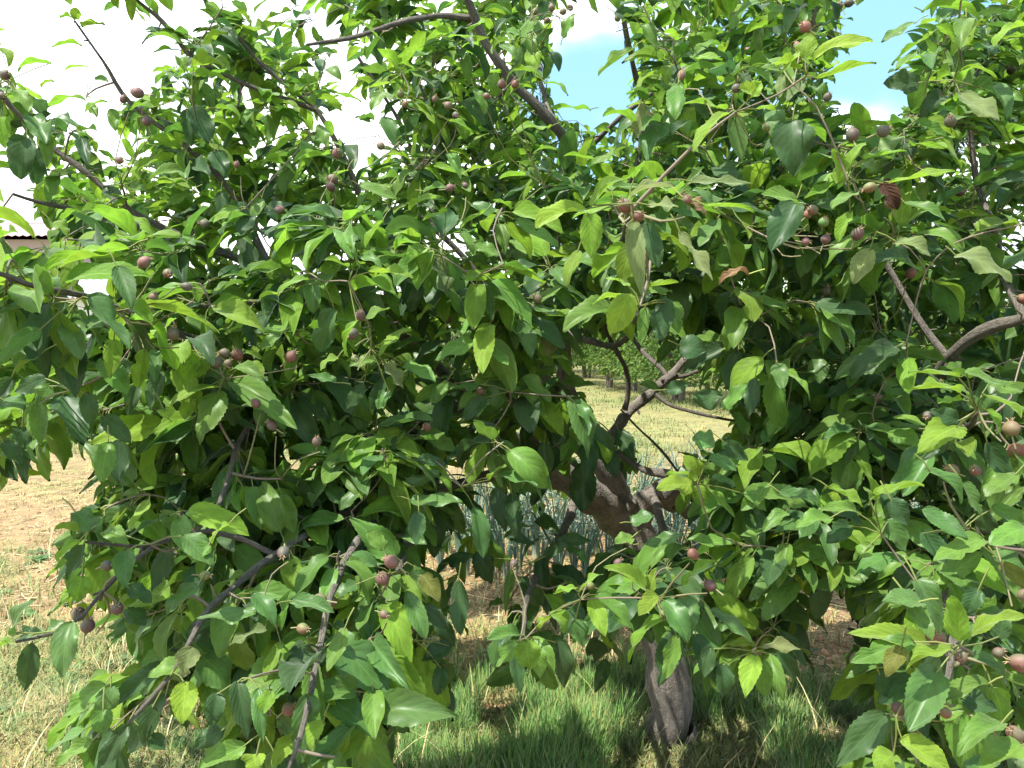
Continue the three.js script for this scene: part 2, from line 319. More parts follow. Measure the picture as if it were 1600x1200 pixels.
{ // thin pale stick in front of the onions
  const a = onGround(846, 935), b = new MB(a);
  b.tube(smooth([a, a.clone().add(V(0.005, 0.09, 0)), a.clone().add(V(0.012, 0.18, 0.01)), a.clone().add(V(0.008, 0.23, 0.02))], 10), () => 0.0042, 8, [0.62, 0.62, 0.6]);
  tag(mesh('stake', b.build(), M.twig), 'thin pale grey stick upright in the soil before the onions', 'stake');
}
// ---------- orchard trees behind ----------
function smallTree(h, crownR, n, fork) {
  const g = new THREE.Group(), tb = new MB(), cb = new MB(), C = V(0, h * 0.54, 0);
  const stems = fork ? [[-0.18, 0.1], [0.2, -0.05]] : [[0.03, 0.02]];
  for (const [sx, sz] of stems) {
    const top = V(sx * 1.6, h * 0.5, sz * 1.6);
    tb.tube(smooth([V(sx * 0.3, -0.05, sz * 0.3), V(sx * 0.6, h * 0.14, sz * 0.6), V(sx, h * 0.3, sz), top], 8), (t) => 0.075 * (1 - 0.5 * t) * h / 3, 7, [0.2, 0.165, 0.135]);
    for (let k = 0; k < 5; k++) { const e = C.clone().add(rdir().multiply(V(crownR * 0.8, h * 0.25, crownR * 0.8))); tb.tube(smooth([V(sx, h * 0.28, sz), top.clone().lerp(e, 0.4), e], 6), (t) => 0.032 * (1 - 0.75 * t), 5, [0.2, 0.165, 0.135]); }
  }
  const blobs = []; for (let k = 0; k < 26; k++) blobs.push([C.clone().add(rdir().multiplyScalar(Math.cbrt(rnd())).multiply(V(crownR, h * 0.46, crownR))), rr(0.25, 0.5) * crownR]);
  for (let k = 0; k < n; k++) {
    const [c, r] = blobs[Math.floor(rnd() * blobs.length)], p = c.clone().add(rdir().multiplyScalar(r * Math.cbrt(rnd())));
    if (p.y < h * 0.13) continue;
    const out = p.clone().sub(C).normalize(), d = rdir().add(out).setY(rs(0.6) - 0.25).normalize(), nn = V(0, 1, 0).addScaledVector(out, 0.5).addScaledVector(rdir(), 0.6); nn.addScaledVector(d, -nn.dot(d)).normalize();
    const t = rnd(); cb.leaf(p, d, nn, rr(0.08, 0.13), rr(0.045, 0.065), { S: 2, H: 1, bend: 0.6, fold: 0.35, curl: 0, wave: 0, wf: 0, col: jit([lerp(0.07, 0.2, t), lerp(0.16, 0.32, t), lerp(0.03, 0.045, t)], 0.2) });
  }
  mesh('trunk', tb.build(), M.bark, g); mesh('crown', cb.build(), M.translucent, g);
  return g;
}
{
  const A = smallTree(2.7, 1.1, 3800, false), B = smallTree(3.0, 1.35, 4600, true), used0 = [false, false];
  const put = (px, py, kind, s, label, group) => { const p = onGround(px, py), o = (kind ? B : A).clone(); o.name = numbered('fruit_tree'); o.position.copy(p); o.rotation.y = rnd() * 6.28; o.scale.setScalar(s); scene.add(o); tag(o, label, 'fruit tree', group); };
  put(992, 612, 0, 1.0, 'small bright green fruit tree seen through the gap between the limbs', null);
  put(1060, 628, 1, 0.95, 'fork-stemmed fruit tree behind the grey limb of the apple tree', null);
  put(917, 590, 1, 0.9, 'far fruit tree with twin dark stems, furthest in the gap', null);
  const G = 'row of fruit trees in the orchard behind', L = 'fruit tree of the orchard row beyond, mostly hidden by the apple tree';
  for (const [px, py, k, s] of [[700, 600, 0, 1], [540, 596, 1, 1], [430, 580, 0, 0.9], [800, 580, 1, 1], [860, 570, 0, 1], [1180, 640, 1, 1.05], [1290, 618, 0, 1], [1400, 600, 1, 1], [1530, 630, 1, 1.05], [1120, 590, 0, 1], [1230, 582, 1, 1], [1340, 575, 0, 1.1], [1480, 580, 1, 1], [1640, 600, 0, 1], [1010, 575, 1, 1], [950, 568, 0, 1.05], [945, 584, 1, 0.9], [1025, 588, 0, 1], [1100, 600, 1, 0.95], [885, 580, 0, 0.95], [760, 590, 1, 1], [620, 585, 0, 1], [952, 606, 1, 0.72], [1105, 618, 0, 0.8], [890, 600, 0, 0.8], [1030, 600, 1, 0.75]]) put(px, py, k, s, L, G);
  // hedge-like wood on the skyline
  const wb = new MB();
  for (let k = 0; k < 9000; k++) {
    const x = rr(-26, 70), top = 3.6 + 1.6 * fbm(x * 0.12, 3, 1, 3), z = -62 + rs(3) , p = V(x, top * Math.pow(rnd(), 0.7), z), d = rdir(), nn = V(0, 1, 0).addScaledVector(rdir(), 0.9); nn.addScaledVector(d, -nn.dot(d)).normalize();
    wb.leaf(p, d, nn, rr(0.4, 0.8), 0.45, { S: 2, H: 1, bend: 0.5, fold: 0.3, curl: 0, wave: 0, wf: 0, col: jit([0.075, 0.14, 0.04], 0.3) });
  }
  tag(mesh('far_woods', wb.build(), M.translucent), 'low green wood along the skyline', 'woods', null, 'stuff');
}
// ---------- farm buildings at the left ----------
{
  const plaster = new THREE.MeshStandardMaterial({ color: new THREE.Color().setRGB(0.74, 0.73, 0.71), roughness: 0.9, bumpMap: barkBump, bumpScale: 0.004 });
  const pink = new THREE.MeshStandardMaterial({ color: new THREE.Color().setRGB(0.42, 0.33, 0.31), roughness: 0.9 });
  const tile = new THREE.MeshStandardMaterial({ color: new THREE.Color().setRGB(0.36, 0.24, 0.21), roughness: 0.85 });
  const tin = new THREE.MeshStandardMaterial({ color: new THREE.Color().setRGB(0.36, 0.34, 0.38), roughness: 0.55, metalness: 0.25 });
  const dark = new THREE.MeshStandardMaterial({ color: new THREE.Color().setRGB(0.04, 0.04, 0.045), roughness: 0.3 });
  const box = (n, w, h, d, x, y, z, m, par) => { const o = mesh(n, new THREE.BoxGeometry(w, h, d), m, par); o.position.set(x, y, z); return o; };
  const shed = thing('shed', 'white walled shed with a long grey sheet metal roof', 'shed', V(-8.3, 0, -18.5));
  box('wall', 6.2, 2.3, 0.25, 0, 1.15, 0, plaster, shed); box('wall', 0.25, 2.5, 3, -2.97, 1.25, -1.63, plaster, shed); box('wall', 0.25, 2.5, 3, 2.97, 1.25, -1.63, plaster, shed);
  box('door', 0.95, 1.95, 0.08, 1.4, 0.975, 0.16, tin, shed); const w = box('window', 0.9, 0.7, 0.06, -1.2, 1.45, 0.15, dark, shed); box('frame', 1.02, 0.06, 0.1, 0, 0.39, 0, plaster, w);
  for (let k = 0; k < 7; k++) {
    const g = new THREE.PlaneGeometry(0.93, 3.4, 36, 1), p = g.attributes.position; for (let i = 0; i < p.count; i++) p.setZ(i, 0.022 * Math.sin(p.getX(i) * 6.7557 * 8)); g.computeVertexNormals();
    const o = mesh('roof_panel', g, tin, shed); o.position.set(-2.8 + k * 0.935, 2.62, -1.2 - 0.002 * k); o.rotation.x = -Math.PI / 2 + 0.27;
  }
  const house = thing('house', 'low house with a hipped reddish tile roof beyond the shed', 'house', V(-21, 0, -31));
  box('wall', 11, 4.55, 7, 0, 2.275, 0, pink, house);
  for (const x of [-3.2, 0, 3.2]) { const o = box('window', 1.1, 1.2, 0.1, x, 3.3, 3.5, dark, house); box('sill', 1.3, 0.07, 0.2, 0, -0.64, 0.06, plaster, o); }
  const rb = new MB(), q = (a, b, c, d) => { const n = b.clone().sub(a).cross(d.clone().sub(a)).normalize(), k = [a, b, c, d].map((p, i) => rb.vert(p, n, [1, 1, 1], i & 1, i >> 1)); rb.tri(k[0], k[1], k[2]); rb.tri(k[0], k[2], k[3]); };
  const e = 4.6, w2 = 6, d2 = 4, rt = 5.55, l = 2.6;
  const strips = (a, b, c, d, n) => { for (let k = 0; k < n; k++) { const t0 = k / n, t1 = (k + 1) / n, tm = (t0 + t1) / 2, up = V(0, 0.05, 0), P = (t, s) => (s ? d.clone().lerp(c, t) : a.clone().lerp(b, t)); q(P(t0, 0), P(tm, 0).add(up), P(tm, 1).add(up), P(t0, 1)); q(P(tm, 0).add(up), P(t1, 0), P(t1, 1), P(tm, 1).add(up)); } };
  strips(V(-w2, e, d2), V(w2, e, d2), V(l, rt, 0), V(-l, rt, 0), 46); strips(V(w2, e, -d2), V(-w2, e, -d2), V(-l, rt, 0), V(l, rt, 0), 46);
  strips(V(w2, e, d2), V(w2, e, -d2), V(l, rt, 0), V(l, rt, 0), 30); strips(V(-w2, e, -d2), V(-w2, e, d2), V(-l, rt, 0), V(-l, rt, 0), 30);
  const roof = mesh('roof', rb.build(), tile, house); roof.material.side = THREE.DoubleSide;
  const cap = new THREE.CylinderGeometry(0.11, 0.11, l * 2, 8); cap.rotateZ(Math.PI / 2); const r = mesh('ridge', cap, tin, roof); r.position.set(0, rt + 0.03, 0);
}
// ---------- the apple tree ----------
const ROOT = onGround(1053, 1152);
const tree = thing('apple_tree', 'spreading apple tree with glossy green leaves and small unripe apples filling the view', 'apple tree', ROOT);
const nodes = [];                                                  // [point, radius] along everything woody
const ends = [];
const barkCol = (r) => { const t = sstep(0.004, 0.03, r); return [lerp(0.25, 0.265, t), lerp(0.217, 0.232, t), lerp(0.19, 0.203, t)]; };
// limbs: name and the picture places, distances and radii (mm) that they pass, in a string per limb
function limb(name, spec) {
  const k = spec.split(' ').map((s) => s.split(',').map(Number)), pts = k.map(([x, y, d]) => at(x, y, d));
  const curve = new THREE.CatmullRomCurve3(pts, false, 'centripetal'), n = Math.max(8, Math.round(curve.getLength() / 0.035));
  const P = [], R = [], ph = rnd() * 9;
  for (let i = 0; i <= n; i++) {
    const t = i / n * (k.length - 1), a = Math.min(k.length - 2, Math.floor(t)), dz = lerp(k[a][2], k[a + 1][2], t - a), r = lerp(k[a][3], k[a + 1][3], t - a) / 1000 * (dz < 1.5 ? 0.72 : dz < 2 ? 0.85 : 1);
    P.push(curve.getPoint(i / n).addScaledVector(V(fbm(i * 0.25, ph, 0, 2), fbm(i * 0.25, ph, 5, 2), fbm(i * 0.25, ph, 9, 2)), i && i < n ? r * 0.9 : 0));
    R.push(r * (1 + 0.10 * Math.sin(i * 1.1 + ph) + 0.16 * fbm(i * 0.6, ph, 3, 2)));
    nodes.push([P[i], R[i]]);
  }
  if (name !== 'trunk') ends.push(P[n], P[Math.round(n * 0.93)]);
  const b = new MB(ROOT), big = R[0] > 0.015;
  const sides = big ? 20 : 10;
  b.tube(P, (t, i) => (a) => R[i] * (1 + (big ? 0.10 * fbm(Math.cos(a) * 1.3 + ph, Math.sin(a) * 1.3, i * 0.12, 3) : 0)), sides, barkCol(R[0]), Math.max(1, Math.round(R[0] * 6.28 / 0.16)), 5);
  // spur knobs and old pruning scars
  for (let q = 0; q < (big ? n / 14 : n / 5); q++) {
    const i = 2 + Math.floor(rnd() * (n - 3)), d = rdir(), c = P[i].clone().addScaledVector(d, R[i] * 0.8);
    b.tube([c, c.clone().addScaledVector(d, R[i] * 0.5 + 0.004), c.clone().addScaledVector(d, R[i] * 0.7 + 0.009)], (t) => Math.max(0.0022, R[i] * 0.35) * (1 - 0.3 * t), 6, barkCol(R[0]));
  }
  return mesh(name, b.build(), M.bark, tree);
}
limb('trunk', '1060,1195,2.84,135 1055,1160,2.83,92 1050,1120,2.82,77 1038,1040,2.80,70 1020,960,2.77,67 1000,870,2.74,68 985,815,2.73,74 988,788,2.73,66');
limb('limb', '990,835,2.73,62 945,790,2.66,58 905,765,2.58,50 862,735,2.48,42 790,682,2.3,32 700,634,2.1,17 610,625,1.95,14 530,616,1.85,12 450,602,1.7,10 360,585,1.55,8 290,560,1.45,5');
limb('limb', '985,820,2.74,50 968,768,2.72,42 935,722,2.68,34 903,682,2.64,29 885,610,2.6,26 885,520,2.55,23 905,420,2.5,21 912,310,2.45,19 884,228,2.4,17 857,185,2.35,16 805,132,2.3,15 760,68,2.25,13 733,5,2.2,12 705,-90,2.1,9 690,-200,2.0,5');
limb('limb', '985,815,2.73,50 1022,772,2.68,46 1075,750,2.58,36 1150,730,2.4,31 1250,700,2.2,27 1350,662,2.0,23 1420,632,1.85,19 1455,612,1.78,16 1482,560,1.7,15 1530,520,1.62,15 1600,496,1.55,14 1720,462,1.45,12 1850,400,1.4,8');
limb('limb', '935,722,2.75,22 962,668,2.85,21 988,638,2.9,20 1022,612,2.92,19 1044,590,2.92,18 1056,580,2.95,15 1085,540,3.0,13 1130,440,3.1,12 1160,330,3.2,10 1175,200,3.3,7');
limb('branch', '1044,590,2.92,11 1030,572,2.95,10 1012,558,3.0,9 985,520,3.1,8 955,440,3.2,7 940,330,3.2,5');
limb('branch', '1052,590,2.93,9 1069,587,2.95,8 1100,575,3.0,6 1150,540,3.1,5');
limb('branch', '1024,616,2.9,8 1046,632,2.88,7 1074,641,2.86,6.5 1110,650,2.83,6 1145,657,2.8,5 1200,660,2.75,3');
limb('branch', '976,640,2.85,11 981,613,2.83,10 978,575,2.8,9 968,555,2.75,8.5 956,536,2.7,8 930,470,2.6,6 915,400,2.5,4');
limb('branch', '1070,752,2.62,16 1044,742,2.66,17 1010,736,2.7,13 985,722,2.74,11 960,705,2.8,8');
limb('branch', '1062,742,2.7,5 1040,712,2.72,5 1020,690,2.74,4.5 996,668,2.75,4 970,640,2.78,3');
limb('branch', '1250,700,2.2,16 1300,640,2.4,14 1330,580,2.55,12 1334,500,2.6,11 1328,440,2.55,11 1296,355,2.5,11 1270,270,2.4,10 1264,190,2.35,10 1270,60,2.3,9 1274,-60,2.2,7');
limb('branch', '1482,560,1.7,11 1435,497,1.75,9 1385,415,1.8,8 1362,385,1.8,7.5 1326,300,1.8,6.5 1296,236,1.8,6 1270,190,1.75,5 1262,182,1.7,4');
limb('branch', '1600,496,1.55,11 1566,420,1.75,9 1556,358,1.9,8 1527,287,2.0,8 1514,195,2.0,7 1500,100,1.95,5');
limb('branch', '1270,270,2.4,8 1330,240,2.2,7 1365,220,2.1,7 1435,182,2.0,6 1500,150,1.9,4');
limb('branch', '1250,700,2.2,16 1300,770,1.9,13 1384,838,1.5,11 1420,868,1.35,9.5 1456,902,1.2,8.5 1490,960,1.05,7 1500,1025,0.92,5');
limb('branch', '1350,662,2.0,11 1440,690,1.6,9 1510,670,1.25,7 1528,642,1.08,4');
limb('branch', '1456,902,1.2,7 1530,850,1.05,6 1600,860,0.95,4');
limb('branch', '1490,960,1.05,6 1480,1060,0.95,5 1430,1120,0.9,4');
limb('branch', '905,420,2.5,14 968,310,2.4,10 1000,240,2.35,9 1003,170,2.3,8 994,120,2.2,8 982,70,2.1,7 968,-10,2.0,6');
limb('branch', '885,520,2.55,11 870,330,2.45,9 890,250,2.35,8 930,222,2.25,7.5 980,175,2.1,7 1040,130,2.0,5');
limb('branch', '742,30,2.24,10 690,25,2.2,8 650,29,2.15,8 608,40,2.1,7 545,60,2.05,6 480,70,2.0,4');
limb('branch', '850,600,2.5,12 740,420,2.35,10 640,300,2.3,8.5 683,233,2.3,7 702,215,2.3,6.5 750,176,2.3,6 790,140,2.25,4');
limb('branch', '683,233,2.3,5 672,180,2.25,4.5 656,132,2.2,4');
limb('branch', '660,320,2.3,7 648,255,2.25,6 632,205,2.2,5.5 606,160,2.15,5 560,90,2.1,4');
limb('branch', '790,682,2.3,18 620,520,2.0,14 430,430,1.85,11 300,375,1.75,9.5 217,337,1.7,8.5 173,303,1.68,8 127,263,1.66,8 77,227,1.65,7 10,155,1.6,6 -40,60,1.6,4');
limb('branch', '430,430,1.85,9 360,300,1.85,7.5 290,228,1.8,7 203,160,1.75,6 160,95,1.72,4 117,33,1.7,2.5');
limb('branch', '620,520,2.0,10 560,300,1.95,8.5 494,172,1.9,7.5 440,128,1.9,6.5 397,87,1.88,6 340,20,1.85,5');
limb('branch', '494,172,1.9,7 380,130,1.85,7 298,86,1.8,6.5 275,60,1.8,6.5 250,30,1.8,6 216,2,1.8,5 170,-50,1.8,4');
limb('branch', '217,337,1.7,6 118,327,1.65,5.5 70,318,1.6,5 20,303,1.55,4');
limb('branch', '610,625,1.95,11 400,560,1.55,10 250,510,1.25,9 150,468,1.1,6 47,445,1.0,5.4 0,428,0.98,5 -90,410,0.95,3.6');
limb('branch', '862,735,2.48,20 760,745,2.1,15 660,775,1.7,13 583,817,1.4,10 555,850,1.3,9.5 530,893,1.22,8 510,960,1.12,6.5 490,1060,1.02,6 470,1150,0.95,5 440,1230,0.92,3');
limb('branch', '660,775,1.7,11 520,810,1.4,9.5 430,867,1.25,8.5 373,910,1.15,7 320,960,1.05,6 270,1050,0.98,4 200,1130,0.95,3');
limb('branch', '430,867,1.25,6 340,830,1.2,6 267,840,1.15,5.5 213,873,1.1,5 165,920,1.05,4 115,975,1.0,3.4 73,993,0.97,2.8 25,1003,0.95,2');
limb('branch', '267,840,1.15,5 227,853,1.12,4 170,850,1.1,3 133,847,1.08,2.4');
limb('branch', '450,602,1.7,8 400,650,1.5,7 370,695,1.35,6.5 360,735,1.28,6 340,790,1.2,5 290,850,1.12,3.5');
limb('branch', '700,634,2.1,10 680,760,1.7,8 640,850,1.4,7 605,930,1.25,5.5 575,1030,1.15,4 560,1120,1.1,3');
limb('branch', '905,765,2.58,16 880,830,2.1,12 850,880,1.7,9 822,940,1.4,6.5 818,1000,1.25,4');
limb('branch', '1022,772,2.68,16 1040,850,2.1,11 1035,900,1.6,8 1028,945,1.3,5');
limb('branch', '1150,730,2.4,15 1160,850,1.9,11 1172,950,1.5,8 1178,1020,1.3,5');
limb('branch', '1022,772,2.68,30 1090,800,2.9,24 1200,760,3.3,18 1320,660,3.7,13 1420,520,4.0,9');
limb('branch', '885,610,2.6,20 800,560,3.0,16 700,470,3.5,12 600,380,3.9,9 520,300,4.2,6');
limb('branch', '884,228,2.4,11 850,150,2.8,9 840,60,3.2,8 830,-80,3.5,6');
limb('branch', '1160,330,3.2,9 1220,180,3.4,7 1260,20,3.5,6');
limb('branch', '620,520,2.0,9 520,470,1.6,8 420,470,1.4,7 300,480,1.3,5');
limb('branch', '885,520,2.55,10 830,470,2.0,8.5 803,462,1.5,6');
limb('branch', '862,735,2.48,14 830,680,1.9,10 800,625,1.5,6');
limb('branch', '905,420,2.5,11 960,400,1.7,9 985,330,1.2,6');
limb('branch', '885,520,2.55,11 960,540,1.8,8 1000,490,1.3,5');
const treeLabel = (o, l) => { o.userData.label = l; return o; };

// ---------- leaves ----------
const COL = { D: [0.056, 0.135, 0.036], G: [0.095, 0.215, 0.042], M: [0.145, 0.295, 0.04], L: [0.235, 0.42, 0.038], B: [0.28, 0.46, 0.045], Y: [0.22, 0.23, 0.035], P: [0.26, 0.34, 0.12], R: [0.075, 0.035, 0.022], W: [0.26, 0.165, 0.085] };  // L holds backlight and D holds shade in the leaf colour
const MAT = { D: M.leaf, G: M.gloss, M: M.leaf, L: M.translucent, B: M.translucent, Y: M.translucent, P: M.translucent, R: M.dry, W: M.dry };
const HINT = { D: [0.35, 0.75], G: [0.9, 0.55], M: [0.8, 0.6], L: [1, 0.15], B: [0.7, 0.7], Y: [0.4, 0.7], P: [0.8, 0.45], R: [0.3, 0.8], W: [0.6, 0.4] };
let nLeaf = 0;
function chordLeaf(b, B, T, kind, wf, opt) {
  const c = T.clone().sub(B), L0 = c.length(); c.normalize();
  const toCam = camera.position.clone().sub(B).normalize(), [u, k] = HINT[kind];
  const n = perp(V(0, u, 0).addScaledVector(toCam, k).addScaledVector(rdir(), 0.16), c);
  const bend = kind === 'L' ? rr(0.55, 1.0) : kind === 'R' || kind === 'W' ? rr(1, 1.8) : rr(0.25, 0.8), h = bend / 2;
  const d = c.clone().multiplyScalar(Math.cos(h)).addScaledVector(n, Math.sin(h)), n0 = perp(n.clone(), d);
  const L = L0 * h / Math.sin(h), W = Math.min(0.05, Math.max(0.47 * L, 0.029)) * wf * rr(0.93, 1.07);
  b.leaf(B, d, n0, L, W, { bend, fold: rr(0.25, 0.8), curl: rr(0.05, 0.35), wave: rr(0.05, 0.16) * (kind === 'P' || kind === 'W' ? 2 : 1), wf: rr(7, 13), ph: rnd() * 6, twist: rs(0.35), col: jit(COL[kind], 0.16), ...opt });
}
// a cluster of leaves about a spur: where the spur shows, its distance, then each leaf as kind, base > tip, and width if not usual
const clusters = [];
const placed = [], leaves = [];
function spur(px, py, d, spec) {
  const C = at(px, py, d); clusters.push(C);
  for (const s of spec.split(' ')) {
    const m = /^(\w)(-?\d+),(-?\d+)>(-?\d+),(-?\d+)(?:\*([\d.]+))?$/.exec(s), kind = m[1], [bx, by, tx, ty] = m.slice(2, 6).map(Number);
    const far = Math.hypot(bx - px, by - py), d0 = d + rs(0.05) + (kind === 'D' ? 0.05 : 0), len = Math.hypot(tx - bx, ty - by) / F * d;
    const B = at(bx, by, d0), T = at(tx, ty, d0 + len * (kind === 'D' ? rr(-0.4, 0.2) : rr(-0.55, 0.05)));
    const pet = far < 75 ? C.clone() : B.clone().addScaledVector(T.clone().sub(B).normalize(), -0.02).add(V(rs(0.006), 0.006, rs(0.006)));
    const size = (kind === 'R' || kind === 'W' || kind === 'Y' ? 400 : 0) + (bx > -20 && bx < 1610 && by < 1205 ? Math.hypot(tx - bx, ty - by) : 0), sd = Math.floor(rnd() * 1e9);
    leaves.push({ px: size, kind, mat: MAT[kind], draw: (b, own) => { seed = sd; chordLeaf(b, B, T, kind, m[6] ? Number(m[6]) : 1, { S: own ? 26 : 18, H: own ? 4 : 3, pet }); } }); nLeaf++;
    placed.push(B.clone().lerp(T, 0.5));
  }
}
// left edge
spur(25, 412, 1.05, 'G31,419>94,482*1.1 L190,402>92,424*1.1 L205,388>70,432 L80,350>108,372 L100,345>118,328 L0,372>28,364 L12,425>-30,470');
spur(120, 470, 1.0, 'G137,463>205,547*1.15 G182,416>206,486 G110,500>127,566*1.2 L178,530>172,592 D92,520>118,622*1.2 G70,480>-10,488*1.2 M65,515>-8,570 D115,545>120,600 M52,548>22,574 L60,560>25,582');
spur(215, 520, 1.15, 'L228,545>215,605 G243,545>242,597*.7 D200,560>178,605 M160,560>200,620 D250,580>235,640*1.1 D215,600>200,650 L255,640>262,655');
spur(110, 610, 1.1, 'D95,618>130,698*1.25 D137,612>143,664 D186,684>186,756*1.1 M170,690>157,756 D4,690>34,729 D34,668>38,702*1.3 M58,630>64,692 G4,626>38,640*1.4 M80,600>58,634 M60,625>52,690 D75,590>20,612 D20,590>-20,640 D160,650>205,690');
spur(15, 125, 1.5, 'L0,74>14,106 L80,100>26,113 M25,140>45,175 G50,180>73,228*1.2 D42,215>32,282*1.5 M70,210>75,260 L0,180>8,230 L30,150>-10,165 D125,215>140,265 D60,230>58,290');
spur(135, 150, 1.75, 'L128,73>80,71 L128,43>163,39 L135,157>70,164*1.2 L117,32>92,28 L140,105>100,115 M150,120>170,130 L85,128>65,138 L170,160>130,175 M175,170>180,205 L117,30>120,12 M140,165>152,185');
spur(300, 150, 1.5, 'D300,165>327,222*1.3 D290,170>300,230 D335,235>350,280*1.4 L300,105>360,115 L305,120>360,135 M280,90>290,110 L250,140>290,145 L240,170>205,172 D345,45>375,75 L357,52>310,70');
spur(475, 225, 1.55, 'L467,213>416,242*1.1 L407,252>463,273*1.2 L517,240>458,258*1.2 M500,195>510,230 L455,18>413,32 L440,40>395,70 M475,220>482,262 L545,265>510,320 M500,270>520,300 L440,75>400,92 D415,320>445,350 M410,310>395,355 D370,315>395,375*1.2');
spur(190, 290, 1.6, 'M200,290>255,300 L170,305>215,320 M120,270>60,300 L200,312>165,330 D165,290>195,325 L290,285>240,300 M300,300>250,330 L230,300>300,290 M230,280>290,270 L298,352>245,372*1.1 M290,355>330,348 D345,300>350,345 M350,355>395,385');
// fruit spur left of centre
spur(350, 592, 1.25, 'M360,597>466,666*1.05 D340,592>288,624 L345,605>257,646 M343,612>312,698 D352,608>368,668*1.2 L390,568>410,592 M365,575>412,590 L318,560>345,580 L300,620>288,655 D330,610>300,670');
spur(505, 440, 1.3, 'L482,437>432,463*1.2 G484,435>489,492*1.4 G525,482>500,553*1.4 D520,478>488,510 L435,460>400,475 L400,500>350,520 M440,525>405,545 G455,520>395,520');
spur(545, 440, 1.25, 'L575,425>645,438*1.1 L550,455>630,468*1.1 M560,400>600,420 L545,418>505,408 L560,420>545,380 M570,500>610,480 L560,500>545,560 L530,560>500,580 G525,600>480,585');
spur(580, 545, 1.3, 'L643,517>589,553*1.2 M630,568>681,600*1.1 P600,570>631,607*1.5 M590,560>545,575 L570,580>540,565 D600,590>580,640 D570,600>540,640 G610,610>590,640');
spur(803, 462, 1.45, 'L787,470>736,461*1.2 M783,478>727,498*1.2 G830,477>874,493 L853,493>912,518 G787,497>807,549*1.1 P852,508>858,560*1.8 D800,480>755,520 L800,455>830,440 L795,455>790,430 G815,500>830,560 M840,470>880,450 D830,500>880,560 D880,470>910,540');
spur(690, 400, 1.4, 'P680,403>700,464*1.1 L600,345>570,385 P625,390>620,430*1.3 L700,330>660,345 M720,360>740,400 M740,380>780,400 L640,330>690,305 L760,330>720,360 D660,440>640,490 M700,450>720,500 L680,480>650,500 D720,470>750,520 G760,450>770,500');
spur(797, 612, 1.45, 'G785,588>777,644*1.4 L752,562>702,548 M815,592>863,628*1.1 M817,610>853,652 L790,600>745,590 M700,595>680,630 D760,620>720,660 D850,690>855,760 D890,640>930,700 D905,660>960,710 G750,600>705,610 L860,560>890,565*.8');
spur(890, 720, 1.7, 'D913,720>910,800*1.5 D880,690>850,745*1.2 D940,690>962,745*1.1 D965,670>990,720*1.3 D820,690>840,760 M900,690>875,720 D860,740>830,790 M1000,600>1040,615 M880,600>930,600');
spur(720, 760, 1.35, 'G690,742>619,772*1.1 G640,782>722,788*1.1 G780,742>842,760*1.1 L765,752>792,725 G740,790>757,874*.9 D775,760>790,830 M535,718>577,744*1.2 D650,720>700,725 M620,700>590,730 L610,720>650,735 G570,760>530,800 G500,740>540,790 D800,770>810,840');
// lower left
spur(235, 850, 1.05, 'G117,800>150,832*1.2 L124,832>84,829 L127,846>92,877*1.2 D132,850>106,906*1.2 G198,857>197,922*1.4 D266,853>238,932*.9 G286,835>331,882*1.2 L250,930>288,892 G313,912>259,966 L130,900>119,944 D200,918>238,941 D197,950>228,977*1.2 M165,830>200,850 M330,850>300,880 L360,820>330,850');
spur(95, 985, 0.97, 'G27,992>56,934*.9 D33,996>66,988 G112,972>96,1064*1.15 D50,1003>38,1082*.9 L22,1003>-5,1016*1.3 G103,975>70,990');
spur(420, 950, 1.05, 'G402,957>307,966*.9 G395,926>431,982*1.1 P418,985>354,1008*.8 G455,938>522,958*1.1 D283,990>354,1027*1.1 G315,1025>360,1088*1.5 L443,1003>412,1064 D501,1017>443,1042 G488,1073>581,1154*.95 M267,1016>218,1042 M440,985>462,920 D350,960>300,1010 G330,970>285,1000 D520,1010>480,1060 M540,980>510,1050');
spur(270, 1050, 0.97, 'M166,1070>94,1119*1.1 D268,1036>168,1108*.8 D262,1085>193,1178*.85 B290,1064>285,1132*1.2 M162,1108>158,1152 M147,1158>86,1206 D232,1150>258,1172 D200,1130>150,1210 P300,1010>285,1060 M285,1040>230,1060 D240,1100>225,1160 G175,1070>160,1130');
spur(390, 1060, 0.95, 'D370,1062>388,1158*.9 G404,1075>411,1163*.7 L425,1078>412,1115 L508,1128>486,1177*1.1 L467,1143>426,1200*1.1 M385,1165>308,1204*1.1 L402,1178>398,1208*1.2 M500,1180>545,1205 D440,1050>465,1100 D350,1140>300,1170 D430,1180>450,1215 D340,1080>330,1140');
// bottom centre
spur(610, 895, 1.2, 'G605,918>612,994*1.1 G570,933>578,1012 G635,923>664,999*.9 M640,893>668,942 Y660,898>686,942*1.1 G560,912>526,932 G588,886>546,868 D600,930>620,990 D680,963>711,1012*1.1 D716,905>720,992*.8 D655,800>650,852*1.2 M600,860>575,830 D570,960>590,1020');
spur(650, 1000, 1.2, 'D705,1008>660,1032*1.3 D690,1040>683,1088*1.2 L655,1010>668,1058*.8 D602,1035>616,1106*1.1 D571,1088>582,1154 D650,1000>690,960 D640,1000>605,1030 D660,945>700,985 D545,1040>560,1090 D560,990>530,1040');
spur(830, 880, 1.5, 'D812,903>851,947*1.2 D790,838>836,850*.9 D850,870>890,850 D745,860>770,915*1.2 D700,880>740,865*1.1 D845,870>848,925*1.2 M800,890>790,960*.6 G885,856>918,881 D770,870>740,905 D870,850>925,845');
spur(907, 937, 1.2, 'L900,921>864,927*1.1 B922,932>945,994*1.1 M930,927>988,988*1.1 L857,958>886,992*1.5 G897,968>913,1012*1.3 L905,925>945,898 D890,950>880,1000');
